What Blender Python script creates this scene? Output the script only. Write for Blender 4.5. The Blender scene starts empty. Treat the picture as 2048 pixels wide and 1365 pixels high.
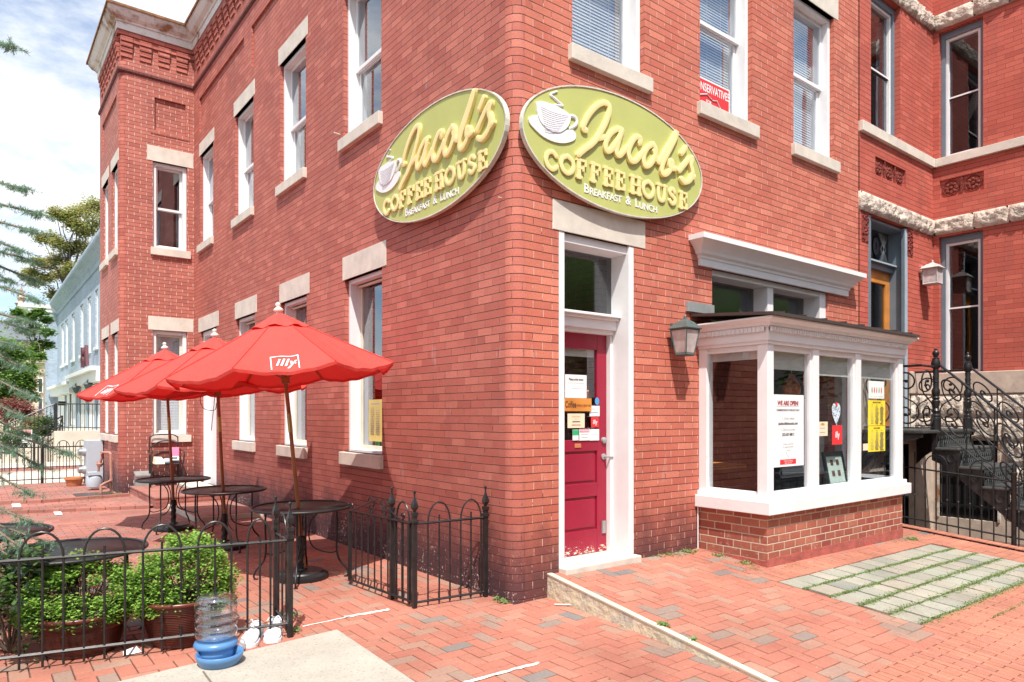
import bpy, math, random
from mathutils import Vector, Matrix
random.seed(7)
sc=bpy.context.scene
COL=sc.collection
R_=math.radians
# ---------------------------------------------------------------- camera numbers
FL=1384.; HZ=828.; AN=R_(52.1); CH=1.5
FX,FY=math.cos(AN),math.sin(AN); RX,RY=math.sin(AN),-math.cos(AN)
CX=-(5.77*FX+.017*RX); CY=-(5.77*FY+.017*RY)
def ray(px): k=(px-1024)/FL; return FX+k*RX, FY+k*RY
def onx(px,py,x=0.):
    dx,dy=ray(px); t=(x-CX)/dx; return CY+t*dy, CH+t*(HZ-py)/FL
def ony(px,py,y=0.):
    dx,dy=ray(px); t=(y-CY)/dy; return CX+t*dx, CH+t*(HZ-py)/FL
def onz(px,py,z=0.):
    dx,dy=ray(px); t=(z-CH)*FL/(HZ-py); return CX+t*dx, CY+t*dy
def atd(px,py,d):
    dx,dy=ray(px); return (CX+d*dx, CY+d*dy, CH+d*(HZ-py)/FL)
def zf(x,y): return .115+.085*y-.012*x          # pavement in front of the shop falls to the street
PZ=-.09                                           # patio level
# ---------------------------------------------------------------- materials
def newmat(name):
    m=bpy.data.materials.new(name); m.use_nodes=True; nt=m.node_tree; nt.nodes.clear(); return m,nt
def N(nt,t,**k):
    n=nt.nodes.new(t)
    for a,b in k.items():
        if a=='op': n.operation=b
        elif a in('inp',):
            for i,v in b.items(): n.inputs[i].default_value=v
        else: setattr(n,a,b)
    return n
def L(nt,a,b): nt.links.new(a,b)
def mth(nt,op,a,b=None,c=None,clamp=False):
    n=nt.nodes.new('ShaderNodeMath'); n.operation=op; n.use_clamp=clamp
    for i,v in enumerate((a,b,c)):
        if v is None: continue
        if isinstance(v,(int,float)): n.inputs[i].default_value=v
        else: nt.links.new(v,n.inputs[i])
    return n.outputs[0]
def mixc(nt,f,a,b,bt='MIX'):
    n=nt.nodes.new('ShaderNodeMix'); n.data_type='RGBA'; n.blend_type=bt
    for i,v in ((0,f),(6,a),(7,b)):
        if isinstance(v,(int,float)): n.inputs[i].default_value=v
        elif isinstance(v,tuple): n.inputs[i].default_value=(*v,1) if len(v)==3 else v
        else: nt.links.new(v,n.inputs[i])
    return n.outputs[2]
def ramp(nt,f,a,b,x0,x1):
    n=nt.nodes.new('ShaderNodeMapRange'); n.inputs[1].default_value=x0; n.inputs[2].default_value=x1
    n.inputs[3].default_value=a; n.inputs[4].default_value=b; n.clamp=True; nt.links.new(f,n.inputs[0]); return n.outputs[0]
def noise(nt,scale,detail=4,rough=.6,vec=None,sv=None):
    n=nt.nodes.new('ShaderNodeTexNoise'); n.inputs['Scale'].default_value=scale; n.inputs['Detail'].default_value=detail; n.inputs['Roughness'].default_value=rough
    if vec is None:
        vec=nt.nodes.new('ShaderNodeTexCoord').outputs['Object']
    if sv:
        mp=nt.nodes.new('ShaderNodeMapping'); mp.inputs['Scale'].default_value=sv; nt.links.new(vec,mp.inputs[0]); vec=mp.outputs[0]
    nt.links.new(vec,n.inputs['Vector']); return n.outputs['Fac']
def finish(nt,col,rough=.7,metal=0,height=None,bd=.01,bs=.6,**kw):
    p=nt.nodes.new('ShaderNodeBsdfPrincipled'); o=nt.nodes.new('ShaderNodeOutputMaterial')
    for nm,v in (('Base Color',col),('Roughness',rough),('Metallic',metal)):
        if isinstance(v,(int,float)): p.inputs[nm].default_value=v
        elif isinstance(v,tuple): p.inputs[nm].default_value=(*v,1)
        else: nt.links.new(v,p.inputs[nm])
    for k,v in kw.items(): p.inputs[k.replace('_',' ')].default_value=v
    if height is not None:
        b=nt.nodes.new('ShaderNodeBump'); b.inputs['Distance'].default_value=bd; b.inputs['Strength'].default_value=bs
        nt.links.new(height,b.inputs['Height']); nt.links.new(b.outputs[0],p.inputs['Normal'])
    nt.links.new(p.outputs[0],o.inputs[0]); return p
def mat(name,col,rough=.6,metal=0,var=.12,vs=6.,bump=.3,bscale=60.,bd=.003,dirt=None,**kw):
    m,nt=newmat(name)
    f=noise(nt,vs); v=ramp(nt,f,1-var,1+var,.3,.7)
    c=mixc(nt,1.0,col,v,'MULTIPLY')
    if dirt: c=mixc(nt,ramp(nt,noise(nt,dirt[1],6,.7),0,dirt[2],dirt[3],dirt[3]+.12),c,dirt[0])
    finish(nt,c,rough,metal,noise(nt,bscale,3) if bump else None,bd,bump,**kw)
    return m
def brickmat(name,c1,c2,joint,vjoint,bw=.215,bh=.0705,hj=.088,vj=.028,fog=1.,white=.0,low_dark=.0,jw=0.,off=0.,flake=.75,vfull=0):
    m,nt=newmat(name)
    uv=nt.nodes.new('ShaderNodeUVMap').outputs[0]
    sx=nt.nodes.new('ShaderNodeSeparateXYZ'); L(nt,uv,sx.inputs[0]); u,v=sx.outputs[0],sx.outputs[1]
    wob=noise(nt,3.,2,.5,uv)
    v2=mth(nt,'ADD',v,mth(nt,'MULTIPLY',mth(nt,'SUBTRACT',wob,.5),.008))
    vr=mth(nt,'DIVIDE',v2,bh); row=mth(nt,'FLOOR',vr); fv=mth(nt,'FRACT',vr)
    sh=mth(nt,'MULTIPLY',mth(nt,'FRACT',mth(nt,'MULTIPLY',row,.5)),1.)
    wn0=nt.nodes.new('ShaderNodeTexWhiteNoise'); wn0.noise_dimensions='1D'; L(nt,row,wn0.inputs['W'])
    sh=mth(nt,'ADD',sh,mth(nt,'MULTIPLY',wn0.outputs[0],.12))
    ur=mth(nt,'ADD',mth(nt,'DIVIDE',u,bw),mth(nt,'ADD',sh,off)); cu=mth(nt,'FLOOR',ur); fu=mth(nt,'FRACT',ur)
    cb=nt.nodes.new('ShaderNodeCombineXYZ'); L(nt,cu,cb.inputs[0]); L(nt,row,cb.inputs[1])
    wn=nt.nodes.new('ShaderNodeTexWhiteNoise'); wn.noise_dimensions='3D'; L(nt,cb.outputs[0],wn.inputs['Vector'])
    rnd=wn.outputs[0]
    base=mixc(nt,rnd,c1,c2)
    # odd paler / darker bricks
    base=mixc(nt,ramp(nt,rnd,0,.16,.86,.9),base,tuple(min(1,a*1.5+.03) for a in c2))
    wn2=nt.nodes.new('ShaderNodeSeparateColor'); L(nt,wn.outputs[1],wn2.inputs[0])
    base=mixc(nt,ramp(nt,wn2.outputs[1],0,.22,.85,.92),base,tuple(a*.55 for a in c1))
    # weathering: large soft patches and fine speckle
    big=noise(nt,.9,5,.65,uv); base=mixc(nt,ramp(nt,big,0,.45,.5,.75),base,tuple(a*.6+.012 for a in c1))
    base=mixc(nt,ramp(nt,noise(nt,1.3,6,.7,uv,(4.,.35,1)),0,.28,.52,.7),base,(.20,.075,.065)); base=mixc(nt,ramp(nt,noise(nt,.55,3,.6,uv),0,.35,.5,.68),base,tuple(min(1,a*1.25+.02) for a in c2))
    fine=noise(nt,70,3,.7,uv); base=mixc(nt,1.,base,ramp(nt,fine,.8,1.18,.3,.7),'MULTIPLY')
    if white:
        st=noise(nt,2.2,6,.75,uv,(3.,.7,1)); base=mixc(nt,ramp(nt,st,0,white,.6,.78),base,(.62,.55,.55))
        sp=noise(nt,38,4,.7,uv); base=mixc(nt,ramp(nt,sp,0,.8,.72,.76),base,(.75,.66,.6))
    if low_dark:   # splash-back dirt above the paving, within a wider fade to darker red, ragged edges
        gn=noise(nt,1.6,6,.7,uv,(2.,1.,1)); gh=mth(nt,'ADD',v,mth(nt,'MULTIPLY',mth(nt,'SUBTRACT',gn,.5),-.9))
        base=mixc(nt,ramp(nt,gh,low_dark*.42,0,.3,1.7),base,(.13,.028,.028)); g=ramp(nt,gh,low_dark,0,.12,.62); base=mixc(nt,g,base,(.045,.02,.028))
        pn=mth(nt,'ADD',noise(nt,24,5,.75,uv),mth(nt,'MULTIPLY',mth(nt,'SUBTRACT',noise(nt,2.5,2,.5,uv),.5),.35)); pf=mth(nt,'MULTIPLY',ramp(nt,pn,0,1,.60,.63),ramp(nt,v,1,0,.05,.50)); base=mixc(nt,mth(nt,'MULTIPLY',pf,flake),base,(.70,.63,.56))
    hjm=mth(nt,'MAXIMUM',ramp(nt,fv,1,0,hj*.55,hj),ramp(nt,fv,0,1,1-hj*.35,1-hj*.1))
    vjm=mth(nt,'MAXIMUM',ramp(nt,fu,1,0,vj*.6,vj),ramp(nt,fu,0,1,1-vj*.3,1-vj*.1))
    vc=mixc(nt,ramp(nt,noise(nt,9,3,.6,uv),0,1,.5,.6),vjoint,joint) if jw==0 and not vfull else vjoint
    c=mixc(nt,vjm,base,vc); c=mixc(nt,hjm,c,joint)
    hj_all=mth(nt,'MAXIMUM',hjm,mth(nt,'MULTIPLY',vjm,.6))
    hgt=mth(nt,'ADD',mth(nt,'SUBTRACT',1.,hj_all),mth(nt,'ADD',mth(nt,'MULTIPLY',rnd,.25),mth(nt,'MULTIPLY',fine,.2)))
    finish(nt,c,.78,0,hgt,.006,.8)
    return m
MT={}
MT['brick_side']=brickmat('brick_side',(.40,.098,.072),(.49,.150,.108),(.045,.014,.013),(.34,.14,.12),white=.45,low_dark=.92)
MT['brick_bay']=brickmat('brick_bay',(.40,.115,.085),(.47,.155,.115),(.09,.028,.024),(.62,.46,.40),vj=.045,white=.4,low_dark=.92,vfull=1)
MT['brick_front']=brickmat('brick_front',(.50,.125,.082),(.58,.185,.120),(.12,.035,.026),(.70,.45,.38),hj=.095,white=.5,low_dark=.8,flake=.2)
MT['brick_nb']=brickmat('brick_neighbour',(.44,.085,.058),(.49,.11,.075),(.13,.028,.02),(.30,.06,.05),hj=.085,vj=.02,white=.06)
MT['brick_base']=brickmat('brick_bay_base',(.40,.075,.042),(.56,.20,.115),(.58,.46,.37),(.58,.46,.37),bw=.2,bh=.078,hj=.14,vj=.05,jw=1,white=.15,low_dark=.3,flake=.3)
MT['brick_platform']=brickmat('brick_platform',(.30,.10,.08),(.42,.16,.13),(.16,.08,.07),(.2,.1,.09))
MT['brick_blue']=brickmat('brick_painted_blue',(.34,.415,.50),(.385,.46,.55),(.27,.335,.42),(.3,.38,.47))
MT['stone']=mat('limestone',(.62,.56,.49),.85,var=.14,vs=4,bump=.5,bscale=45,dirt=((.30,.26,.22),2.2,.5,.6))
MT['stone_rough']=mat('rockface_stone',(.55,.47,.40),.9,var=.3,vs=9,bump=1.,bscale=9,bd=.05,dirt=((.22,.14,.10),5,.6,.56))
MT['stone_tan']=mat('tan_stone',(.50,.40,.33),.9,var=.2,vs=5,bump=.6,bscale=30,dirt=((.25,.17,.13),3,.6,.58))
MT['white']=mat('white_paint',(.78,.77,.78),.5,var=.05,vs=3,bump=.3,bscale=26,dirt=((.40,.36,.32),8,.5,.66))
MT['white_far']=mat('far_white_paint',(.80,.80,.80),.5,var=.04)
MT['white_rust']=mat('rusty_white_metal',(.72,.69,.65),.55,var=.08,vs=3,bump=.2,dirt=((.26,.10,.025),1.6,.95,.50))
MT['cream']=mat('cream_sash',(.66,.60,.50),.6,var=.08)
MT['black']=mat('black_iron',(.018,.018,.020),.38,.2,var=.3,vs=20,bump=.3,bscale=150,bd=.001)
MT['iron']=mat('worn_black_iron',(.030,.028,.029),.36,.35,var=.35,vs=14,bump=.4,bscale=120,bd=.001,dirt=((.20,.13,.10),30,.35,.66))
MT['tablemetal']=mat('table_metal',(.022,.022,.024),.42,.3,var=.2,vs=10,bump=.2,bscale=200,bd=.001)
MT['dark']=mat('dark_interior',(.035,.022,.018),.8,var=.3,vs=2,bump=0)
MT['darkwood']=mat('dark_wood',(.12,.04,.025),.5,var=.3,vs=4,bump=0)
MT['maroon']=mat('maroon_door_paint',(.34,.015,.045),.42,var=.1,vs=4,bump=.2,bscale=60)
MT['greyblue']=mat('slate_blue_paint',(.15,.19,.23),.5,var=.08)
MT['greyblue_lt']=mat('pale_slate_paint',(.34,.42,.49),.5,var=.08)
MT['orange_wood']=mat('orange_varnish_wood',(.62,.24,.05),.35,var=.25,vs=3,bump=.1)
MT['pole_wood']=mat('brown_pole_wood',(.30,.11,.035),.4,var=.25,vs=4,bump=.1)
MT['finial']=mat('white_finial',(.78,.76,.72),.5,var=.05)
MT['sign_green']=mat('olive_sign_board',(.47,.49,.15),.6,var=.05,vs=3,bump=.05)
MT['sign_edge']=mat('sign_edge_metal',(.62,.60,.52),.5,var=.2,vs=12)
MT['cream_letter']=mat('cream_letter',(.85,.70,.32),.5,var=.04,bump=.05)
MT['sign_white']=mat('sign_white',(.80,.80,.80),.5,var=.03,bump=.05)
MT['roof_metal']=mat('brown_roof_metal',(.085,.062,.055),.4,.4,var=.15)
MT['paper']=mat('white_paper',(.80,.80,.80),.7,var=.02,bump=0)
MT['paper_cream']=mat('cream_paper',(.78,.66,.48),.7,var=.03,bump=0)
MT['yellow']=mat('yellow_paper',(.85,.66,.03),.7,var=.03,bump=0)
MT['red']=mat('red_print',(.70,.03,.035),.6,var=.03,bump=0)
MT['darkred']=mat('dark_red_ink',(.33,.01,.02),.6,var=.03,bump=0)
MT['ink']=mat('dark_ink',(.04,.045,.06),.6,var=.05,bump=0)
MT['inkgrey']=mat('grey_ink',(.35,.36,.38),.6,var=.05,bump=0)
MT['green_p']=mat('green_print',(.02,.42,.16),.6,var=.03,bump=0)
MT['blue_p']=mat('blue_print',(.06,.33,.66),.6,var=.03,bump=0)
MT['pink_p']=mat('pink_print',(.70,.10,.22),.6,var=.03,bump=0)
MT['grass']=mat('grass_blade',(.075,.16,.03),.6,var=.3,vs=15,bump=0)
MT['weed']=mat('weed_leaf',(.16,.22,.05),.6,var=.4,vs=15,bump=0)
MT['soil']=mat('potting_soil',(.03,.02,.014),.9,var=.3)
MT['sand_joint']=mat('joint_sand',(.11,.06,.045),.9,var=.3,vs=8,bump=.4)
MT['concrete']=mat('pale_concrete',(.42,.385,.33),.9,var=.12,vs=3,bump=.9,bscale=140,bd=.004,dirt=((.17,.14,.11),75,.75,.54))
MT['concrete_far']=mat('far_concrete',(.56,.50,.42),.9,var=.12,vs=1,bump=.3,dirt=((.30,.25,.2),1.2,.4,.6))
MT['asphalt']=mat('asphalt',(.055,.053,.05),.9,var=.15,vs=2,bump=.5,bscale=90)
MT['kerb']=mat('yellowed_kerb',(.66,.58,.42),.85,var=.2,vs=5,bump=.9,bscale=14,bd=.02,dirt=((.34,.32,.31),5,.8,.50))
MT['kerb_top']=mat('kerb_top',(.56,.49,.38),.85,var=.1,vs=6,bump=.5,bscale=40)
MT['gal']=mat('galvanised_metal',(.40,.42,.42),.45,.5,var=.15,vs=6,bump=.15)
MT['cab']=mat('pale_grey_enamel',(.42,.47,.53),.5,var=.05)
MT['rustpipe']=mat('painted_gas_pipe',(.42,.20,.15),.6,var=.25,vs=15)
MT['terracotta']=mat('terracotta',(.50,.19,.08),.7,var=.15)
MT['orn']=mat('terracotta_ornament',(.20,.032,.022),.8,var=.3,vs=15,bump=1.,bscale=25,bd=.03)
MT['potglaze']=mat('red_brown_glaze',(.11,.024,.015),.28,var=.3,vs=7,bump=.1,dirt=((.012,.010,.012),4,.8,.6))
MT['blueplastic']=mat('blue_plastic',(.09,.22,.44),.35,var=.05,bump=.1)
MT['shoe']=mat('white_leather',(.78,.78,.80),.5,var=.05,bump=.2)
MT['beige']=mat('beige_render',(.62,.53,.40),.8,var=.06,vs=2,bump=.2)
MT['beige_trim']=mat('beige_dark_trim',(.36,.29,.23),.8,var=.1)
MT['slate']=mat('slate_roof',(.13,.15,.17),.6,var=.2,vs=8)
MT['bark']=mat('grey_bark',(.17,.13,.10),.9,var=.3,vs=10,bump=.8,bscale=30)
MT['lampgreen']=mat('verdigris_lamp_metal',(.105,.135,.13),.5,.3,var=.2,vs=20)
MT['lattice']=mat('grey_lattice',(.07,.075,.075),.45,.3,var=.2,vs=20)
MT['lampwhite']=mat('pale_lamp_metal',(.55,.52,.50),.5,.2,var=.12,vs=20)
MT['blind']=mat('white_blind_slat',(.74,.76,.79),.5,var=.03,bump=0)
MT['shade']=mat('roller_shade',(.62,.60,.56),.7,var=.05,bump=.1)
MT['room']=mat('room_wall',(.20,.19,.18),.8,var=.1,bump=0)
MT['amber']=mat('amber_glass',(.50,.13,.02),.25,var=.9,vs=22,bump=.1)
MT['flag_grass']=MT['grass']
def leafmat(name,ca,cb,tr=.3,rough=.55):
    m,nt=newmat(name)
    g=nt.nodes.new('ShaderNodeNewGeometry'); c=mixc(nt,g.outputs['Random Per Island'],ca,cb)
    d=nt.nodes.new('ShaderNodeBsdfPrincipled'); L(nt,c,d.inputs['Base Color']); d.inputs['Roughness'].default_value=rough
    t=nt.nodes.new('ShaderNodeBsdfTranslucent'); L(nt,c,t.inputs[0]); mx=nt.nodes.new('ShaderNodeMixShader'); mx.inputs[0].default_value=tr
    L(nt,d.outputs[0],mx.inputs[1]); L(nt,t.outputs[0],mx.inputs[2]); o=nt.nodes.new('ShaderNodeOutputMaterial'); L(nt,mx.outputs[0],o.inputs[0]); return m
MT['herb']=leafmat('bright_herb_leaf',(.18,.35,.045),(.38,.58,.13),.38)
MT['tree_leaf']=leafmat('tree_leaf_green',(.09,.20,.03),(.22,.36,.08),.4)
MT['ail_leaf']=leafmat('bronze_green_leaf',(.24,.34,.09),(.52,.42,.17),.45)
MT['dark_leaf']=leafmat('dark_green_leaf',(.03,.08,.015),(.09,.17,.03))
MT['pink_leaf']=leafmat('pink_maroon_leaf',(.20,.05,.06),(.42,.16,.14))
MT['pale_flower']=leafmat('pale_shrub_leaf',(.30,.30,.14),(.50,.38,.25))
MT['conifer']=leafmat('blue_green_needle',(.16,.30,.20),(.32,.48,.36),.35)
MT['grassleaf']=leafmat('joint_weed_leaf',(.10,.17,.04),(.24,.33,.11),.3)
# canvas of the umbrellas
m,nt=newmat('red_canvas'); c=mixc(nt,ramp(nt,noise(nt,2.),0,.3,.4,.7),(.80,.085,.07),(.84,.12,.10))
d=nt.nodes.new('ShaderNodeBsdfPrincipled'); L(nt,c,d.inputs['Base Color']); d.inputs['Roughness'].default_value=.8
b=N(nt,'ShaderNodeBump',inp={'Strength':.7,'Distance':.03}); L(nt,mth(nt,'ADD',noise(nt,5.,4,.6),mth(nt,'MULTIPLY',noise(nt,400,2),.03)),b.inputs['Height']); L(nt,b.outputs[0],d.inputs['Normal'])
t=nt.nodes.new('ShaderNodeBsdfTranslucent'); t.inputs[0].default_value=(.62,.015,.015,1); mx=nt.nodes.new('ShaderNodeMixShader'); mx.inputs[0].default_value=.3
L(nt,d.outputs[0],mx.inputs[1]); L(nt,t.outputs[0],mx.inputs[2]); o=nt.nodes.new('ShaderNodeOutputMaterial'); L(nt,mx.outputs[0],o.inputs[0]); MT['canvas']=m
def glassmat(name,tint,base,rough=0.):
    m,nt=newmat(name); lw=nt.nodes.new('ShaderNodeLayerWeight'); lw.inputs[0].default_value=.5
    f=mth(nt,'ADD',mth(nt,'MULTIPLY',mth(nt,'POWER',lw.outputs['Facing'],4.),.9),base,clamp=True)
    tr=nt.nodes.new('ShaderNodeBsdfTransparent'); tr.inputs[0].default_value=(*tint,1)
    g=nt.nodes.new('ShaderNodeBsdfGlossy'); g.inputs['Roughness'].default_value=rough; g.inputs[0].default_value=(.9,.95,1,1)
    bm=N(nt,'ShaderNodeBump',inp={'Strength':.12,'Distance':.01}); L(nt,noise(nt,1.5,2),bm.inputs['Height']); L(nt,bm.outputs[0],g.inputs['Normal'])
    mx=nt.nodes.new('ShaderNodeMixShader'); L(nt,f,mx.inputs[0]); L(nt,tr.outputs[0],mx.inputs[1]); L(nt,g.outputs[0],mx.inputs[2])
    o=nt.nodes.new('ShaderNodeOutputMaterial'); L(nt,mx.outputs[0],o.inputs[0]); return m
MT['glass']=glassmat('window_glass',(.86,.9,.92),.12)
MT['glass_dark']=glassmat('dusty_dark_glass',(.30,.29,.29),.13,.12)
MT['clear']=glassmat('clear_plastic',(.90,.90,.92),.20,.04)
MT['glass_sky']=glassmat('bright_window_glass',(.80,.84,.88),.24)
MT['lampglass']=mat('frosted_lamp_glass',(.50,.44,.43),.3,var=.25,vs=12,bump=0)
def islandmat(name,stops,rough=.85,bscale=90,speck=None):
    m,nt=newmat(name); g=nt.nodes.new('ShaderNodeNewGeometry'); r=nt.nodes.new('ShaderNodeValToRGB')
    L(nt,g.outputs['Random Per Island'],r.inputs[0]); e=r.color_ramp.elements
    while len(e)<len(stops): e.new(.5)
    for i,(p,c) in enumerate(stops): e[i].position=p; e[i].color=(*c,1)
    c=mixc(nt,1.,r.outputs[0],ramp(nt,noise(nt,.9,5,.6),.66,1.08,.3,.7),'MULTIPLY')
    c=mixc(nt,1.,c,ramp(nt,noise(nt,45,4,.7),.86,1.1,.3,.7),'MULTIPLY')
    c=mixc(nt,ramp(nt,noise(nt,26,5,.75),0,.5,.66,.70),c,(.62,.50,.42)); c=mixc(nt,ramp(nt,noise(nt,1.7,6,.7),0,.35,.55,.7),c,(.22,.12,.09)); c=mixc(nt,ramp(nt,noise(nt,60,2,.6),0,.7,.72,.74),c,(.08,.05,.04))
    finish(nt,c,rough,0,noise(nt,bscale,4),.004,.6); return m
MT['pave']=islandmat('clay_pavers',[(0,(.42,.15,.105)),(.25,(.48,.18,.125)),(.5,(.43,.165,.115)),(.72,(.45,.20,.14)),(.84,(.39,.225,.165)),(.92,(.32,.215,.17)),(.97,(.27,.215,.185)),(1,(.18,.175,.175))])
MT['pave_old']=islandmat('old_clay_pavers',[(0,(.33,.13,.10)),(.5,(.41,.17,.13)),(.85,(.37,.16,.13)),(1,(.28,.17,.14))])
MT['pave_red']=islandmat('red_border_pavers',[(0,(.43,.165,.11)),(.5,(.50,.20,.13)),(1,(.40,.155,.11))])
MT['flag']=islandmat('flagstone',[(0,(.31,.315,.26)),(.4,(.36,.35,.29)),(.7,(.37,.325,.265)),(.9,(.32,.315,.265)),(1,(.22,.225,.20))],.85,40)
# maroon paint flaking to cream near the bottom of the door
m,nt=newmat('flaking_maroon_paint'); tc=nt.nodes.new('ShaderNodeTexCoord').outputs['Object']; s=nt.nodes.new('ShaderNodeSeparateXYZ'); L(nt,tc,s.inputs[0])
fl=noise(nt,20,6,.75,tc,(1.2,1,2.4)); th=ramp(nt,s.outputs[2],.54,.82,.18,.40)
k=mth(nt,'GREATER_THAN',fl,th); c=mixc(nt,ramp(nt,noise(nt,4),0,.5,.4,.7),(.31,.010,.038),(.24,.008,.028)); c=mixc(nt,k,c,(.72,.62,.50)); finish(nt,c,.42,0,mth(nt,'MULTIPLY',k,-1),.002,.6); MT['door_paint']=m
# ---------------------------------------------------------------- geometry helpers
def E3(p): return Vector(p)
class G:
    def __init__(s,fn=None): s.v=[]; s.f=[]; s.uv=None; s.sm=False; s.fn=fn
    def add(s,vs,fs,fn=None):
        n=len(s.v); fn=fn or s.fn
        s.v+= [fn(*p) if fn else tuple(p) for p in vs]; s.f+=[tuple(i+n for i in f) for f in fs]; return s
    def box(s,x0,x1,y0,y1,z0,z1,fn=None):
        return s.add([(x0,y0,z0),(x1,y0,z0),(x1,y1,z0),(x0,y1,z0),(x0,y0,z1),(x1,y0,z1),(x1,y1,z1),(x0,y1,z1)],
          [(0,3,2,1),(4,5,6,7),(0,1,5,4),(1,2,6,5),(2,3,7,6),(3,0,4,7)],fn)
    def quad(s,a,b,c,d): return s.add([a,b,c,d],[(0,1,2,3)])
    def prism(s,poly,z0,z1,fn=None):
        n=len(poly); return s.add([(x,y,z0) for x,y in poly]+[(x,y,z1) for x,y in poly],[tuple(range(n))[::-1],tuple(range(n,2*n))]+[(i,(i+1)%n,n+(i+1)%n,n+i) for i in range(n)],fn)
    def tube(s,pts,r,n=8,closed=False,cap=True,fn=None):
        P=[Vector(fn(*p) if fn else (s.fn(*p) if s.fn else p)) for p in pts]; m=len(P); rr=r if isinstance(r,(list,tuple)) else [r]*m
        T=[]
        for i in range(m):
            a=P[(i-1)%m] if closed or i>0 else P[i]; b=P[(i+1)%m] if closed or i<m-1 else P[i]; t=(b-a); T.append(t.normalized() if t.length>1e-9 else Vector((0,0,1)))
        up=Vector((0,0,1)) if abs(T[0].z)<.9 else Vector((1,0,0)); nv=T[0].cross(up).normalized(); vs=[]
        for i in range(m):
            nv=(nv-T[i]*nv.dot(T[i])); nv=nv.normalized() if nv.length>1e-6 else T[i].orthogonal().normalized(); bv=T[i].cross(nv)
            for k in range(n):
                a=2*math.pi*k/n; vs.append(tuple(P[i]+(nv*math.cos(a)+bv*math.sin(a))*rr[i]))
        fs=[]
        for i in range(m if closed else m-1):
            j=(i+1)%m
            for k in range(n): fs.append((i*n+k,i*n+(k+1)%n,j*n+(k+1)%n,j*n+k))
        if cap and not closed: fs+=[tuple(range(n))[::-1],tuple(range((m-1)*n,m*n))]
        sv=s.fn; s.fn=None; s.add(vs,fs); s.fn=sv; return s
    def lathe(s,prof,c=(0,0,0),n=24,fn=None,cap=True,sq=False):
        vs=[];fs=[];m=len(prof)
        for r,z in prof:
            for k in range(n):
                a=2*math.pi*(k+(.5 if sq else 0))/n; vs.append((c[0]+r*math.cos(a),c[1]+r*math.sin(a),c[2]+z))
        for i in range(m-1):
            for k in range(n): fs.append((i*n+k,i*n+(k+1)%n,(i+1)*n+(k+1)%n,(i+1)*n+k))
        if cap: fs+=[tuple(range(n))[::-1],tuple(range((m-1)*n,m*n))]
        return s.add(vs,fs,fn)
def build(name,g,m,parent=None,smooth=False,bev=0,uvfn=None):
    me=bpy.data.meshes.new(name); me.from_pydata(g.v,[],g.f); me.materials.append(MT[m] if isinstance(m,str) else m)
    me.update()
    ul=me.uv_layers.new(name='UVMap'); co=[0.]*(2*len(me.loops)); li=0
    for p in me.polygons:
        n=p.normal; ax=max(range(3),key=lambda i:abs(n[i]))
        for l in p.loop_indices:
            v=me.vertices[me.loops[l].vertex_index].co
            if uvfn: a,b=uvfn(v,n)
            else: a,b=((v.y,v.z),(v.x,v.z),(v.x,v.y))[ax]
            co[2*l]=a; co[2*l+1]=b
    ul.data.foreach_set('uv',co)
    if smooth:
        me.polygons.foreach_set('use_smooth',[True]*len(me.polygons))
        if smooth!='all':
            try: me.set_sharp_from_angle(angle=R_(40))
            except Exception: pass
    o=bpy.data.objects.new(name,me); COL.objects.link(o)
    if parent is not None: o.parent=parent
    if bev:
        md=o.modifiers.new('Bevel','BEVEL'); md.width=bev; md.segments=2; md.limit_method='ANGLE'; md.angle_limit=R_(50)
    return o
def thing(name,label,cat,group=None,loc=(0,0,0),rz=0):
    o=bpy.data.objects.new(name,None); COL.objects.link(o); o.location=loc; o.rotation_euler=(0,0,rz); o.empty_display_size=.1
    o['label']=label; o['category']=cat
    if group: o['group']=group
    return o
def tag(o,label,cat,group=None):
    o['label']=label; o['category']=cat
    if group: o['group']=group
    return o
def struct(o,kind='structure'): o['kind']=kind; return o
def copy_tree(o,parent=None):
    c=o.copy(); COL.objects.link(c); c.parent=parent
    for ch in list(o.children): copy_tree(ch,c)
    return c
def textgeo(g,s,size,fn,ext=0.,bold=0.,shear=0.,align='CENTER',sx=1.,spacing=1.):
    cu=bpy.data.curves.new('lettering','FONT'); cu.body=s; cu.size=size; cu.extrude=ext; cu.offset=bold; cu.shear=shear; cu.align_x=align; cu.align_y='CENTER'; cu.space_character=spacing; cu.resolution_u=4
    ob=bpy.data.objects.new('lettering',cu); COL.objects.link(ob); bpy.context.view_layer.update()
    me=bpy.data.meshes.new_from_object(ob)
    vs=[(v.co.x*sx,v.co.y,v.co.z) for v in me.vertices]; fs=[tuple(p.vertices) for p in me.polygons]
    g.add(vs,fs,fn); bpy.data.objects.remove(ob); bpy.data.meshes.remove(me); bpy.data.curves.remove(cu)
def catmull(P,n=6):
    out=[]
    for i in range(len(P)-1):
        p0=P[max(i-1,0)];p1=P[i];p2=P[i+1];p3=P[min(i+2,len(P)-1)]
        for k in range(n):
            t=k/n; out.append(tuple(.5*((2*b)+(-a+c)*t+(2*a-5*b+4*c-d)*t*t+(-a+3*b-3*c+d)*t**3) for a,b,c,d in zip(p0,p1,p2,p3)))
    out.append(tuple(P[-1])); return out
def clip(poly,a,b,c):      # keep a*x+b*y>=c
    out=[]
    for i in range(len(poly)):
        p=poly[i];q=poly[(i+1)%len(poly)];dp=a*p[0]+b*p[1]-c;dq=a*q[0]+b*q[1]-c
        if dp>=0: out.append(p)
        if dp*dq<0:
            t=dp/(dp-dq); out.append((p[0]+t*(q[0]-p[0]),p[1]+t*(q[1]-p[1])))
    return out

def textw(s,size):
    g=G(); textgeo(g,s,size,None); xs=[v[0] for v in g.v]; return max(xs)-min(xs)
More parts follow.
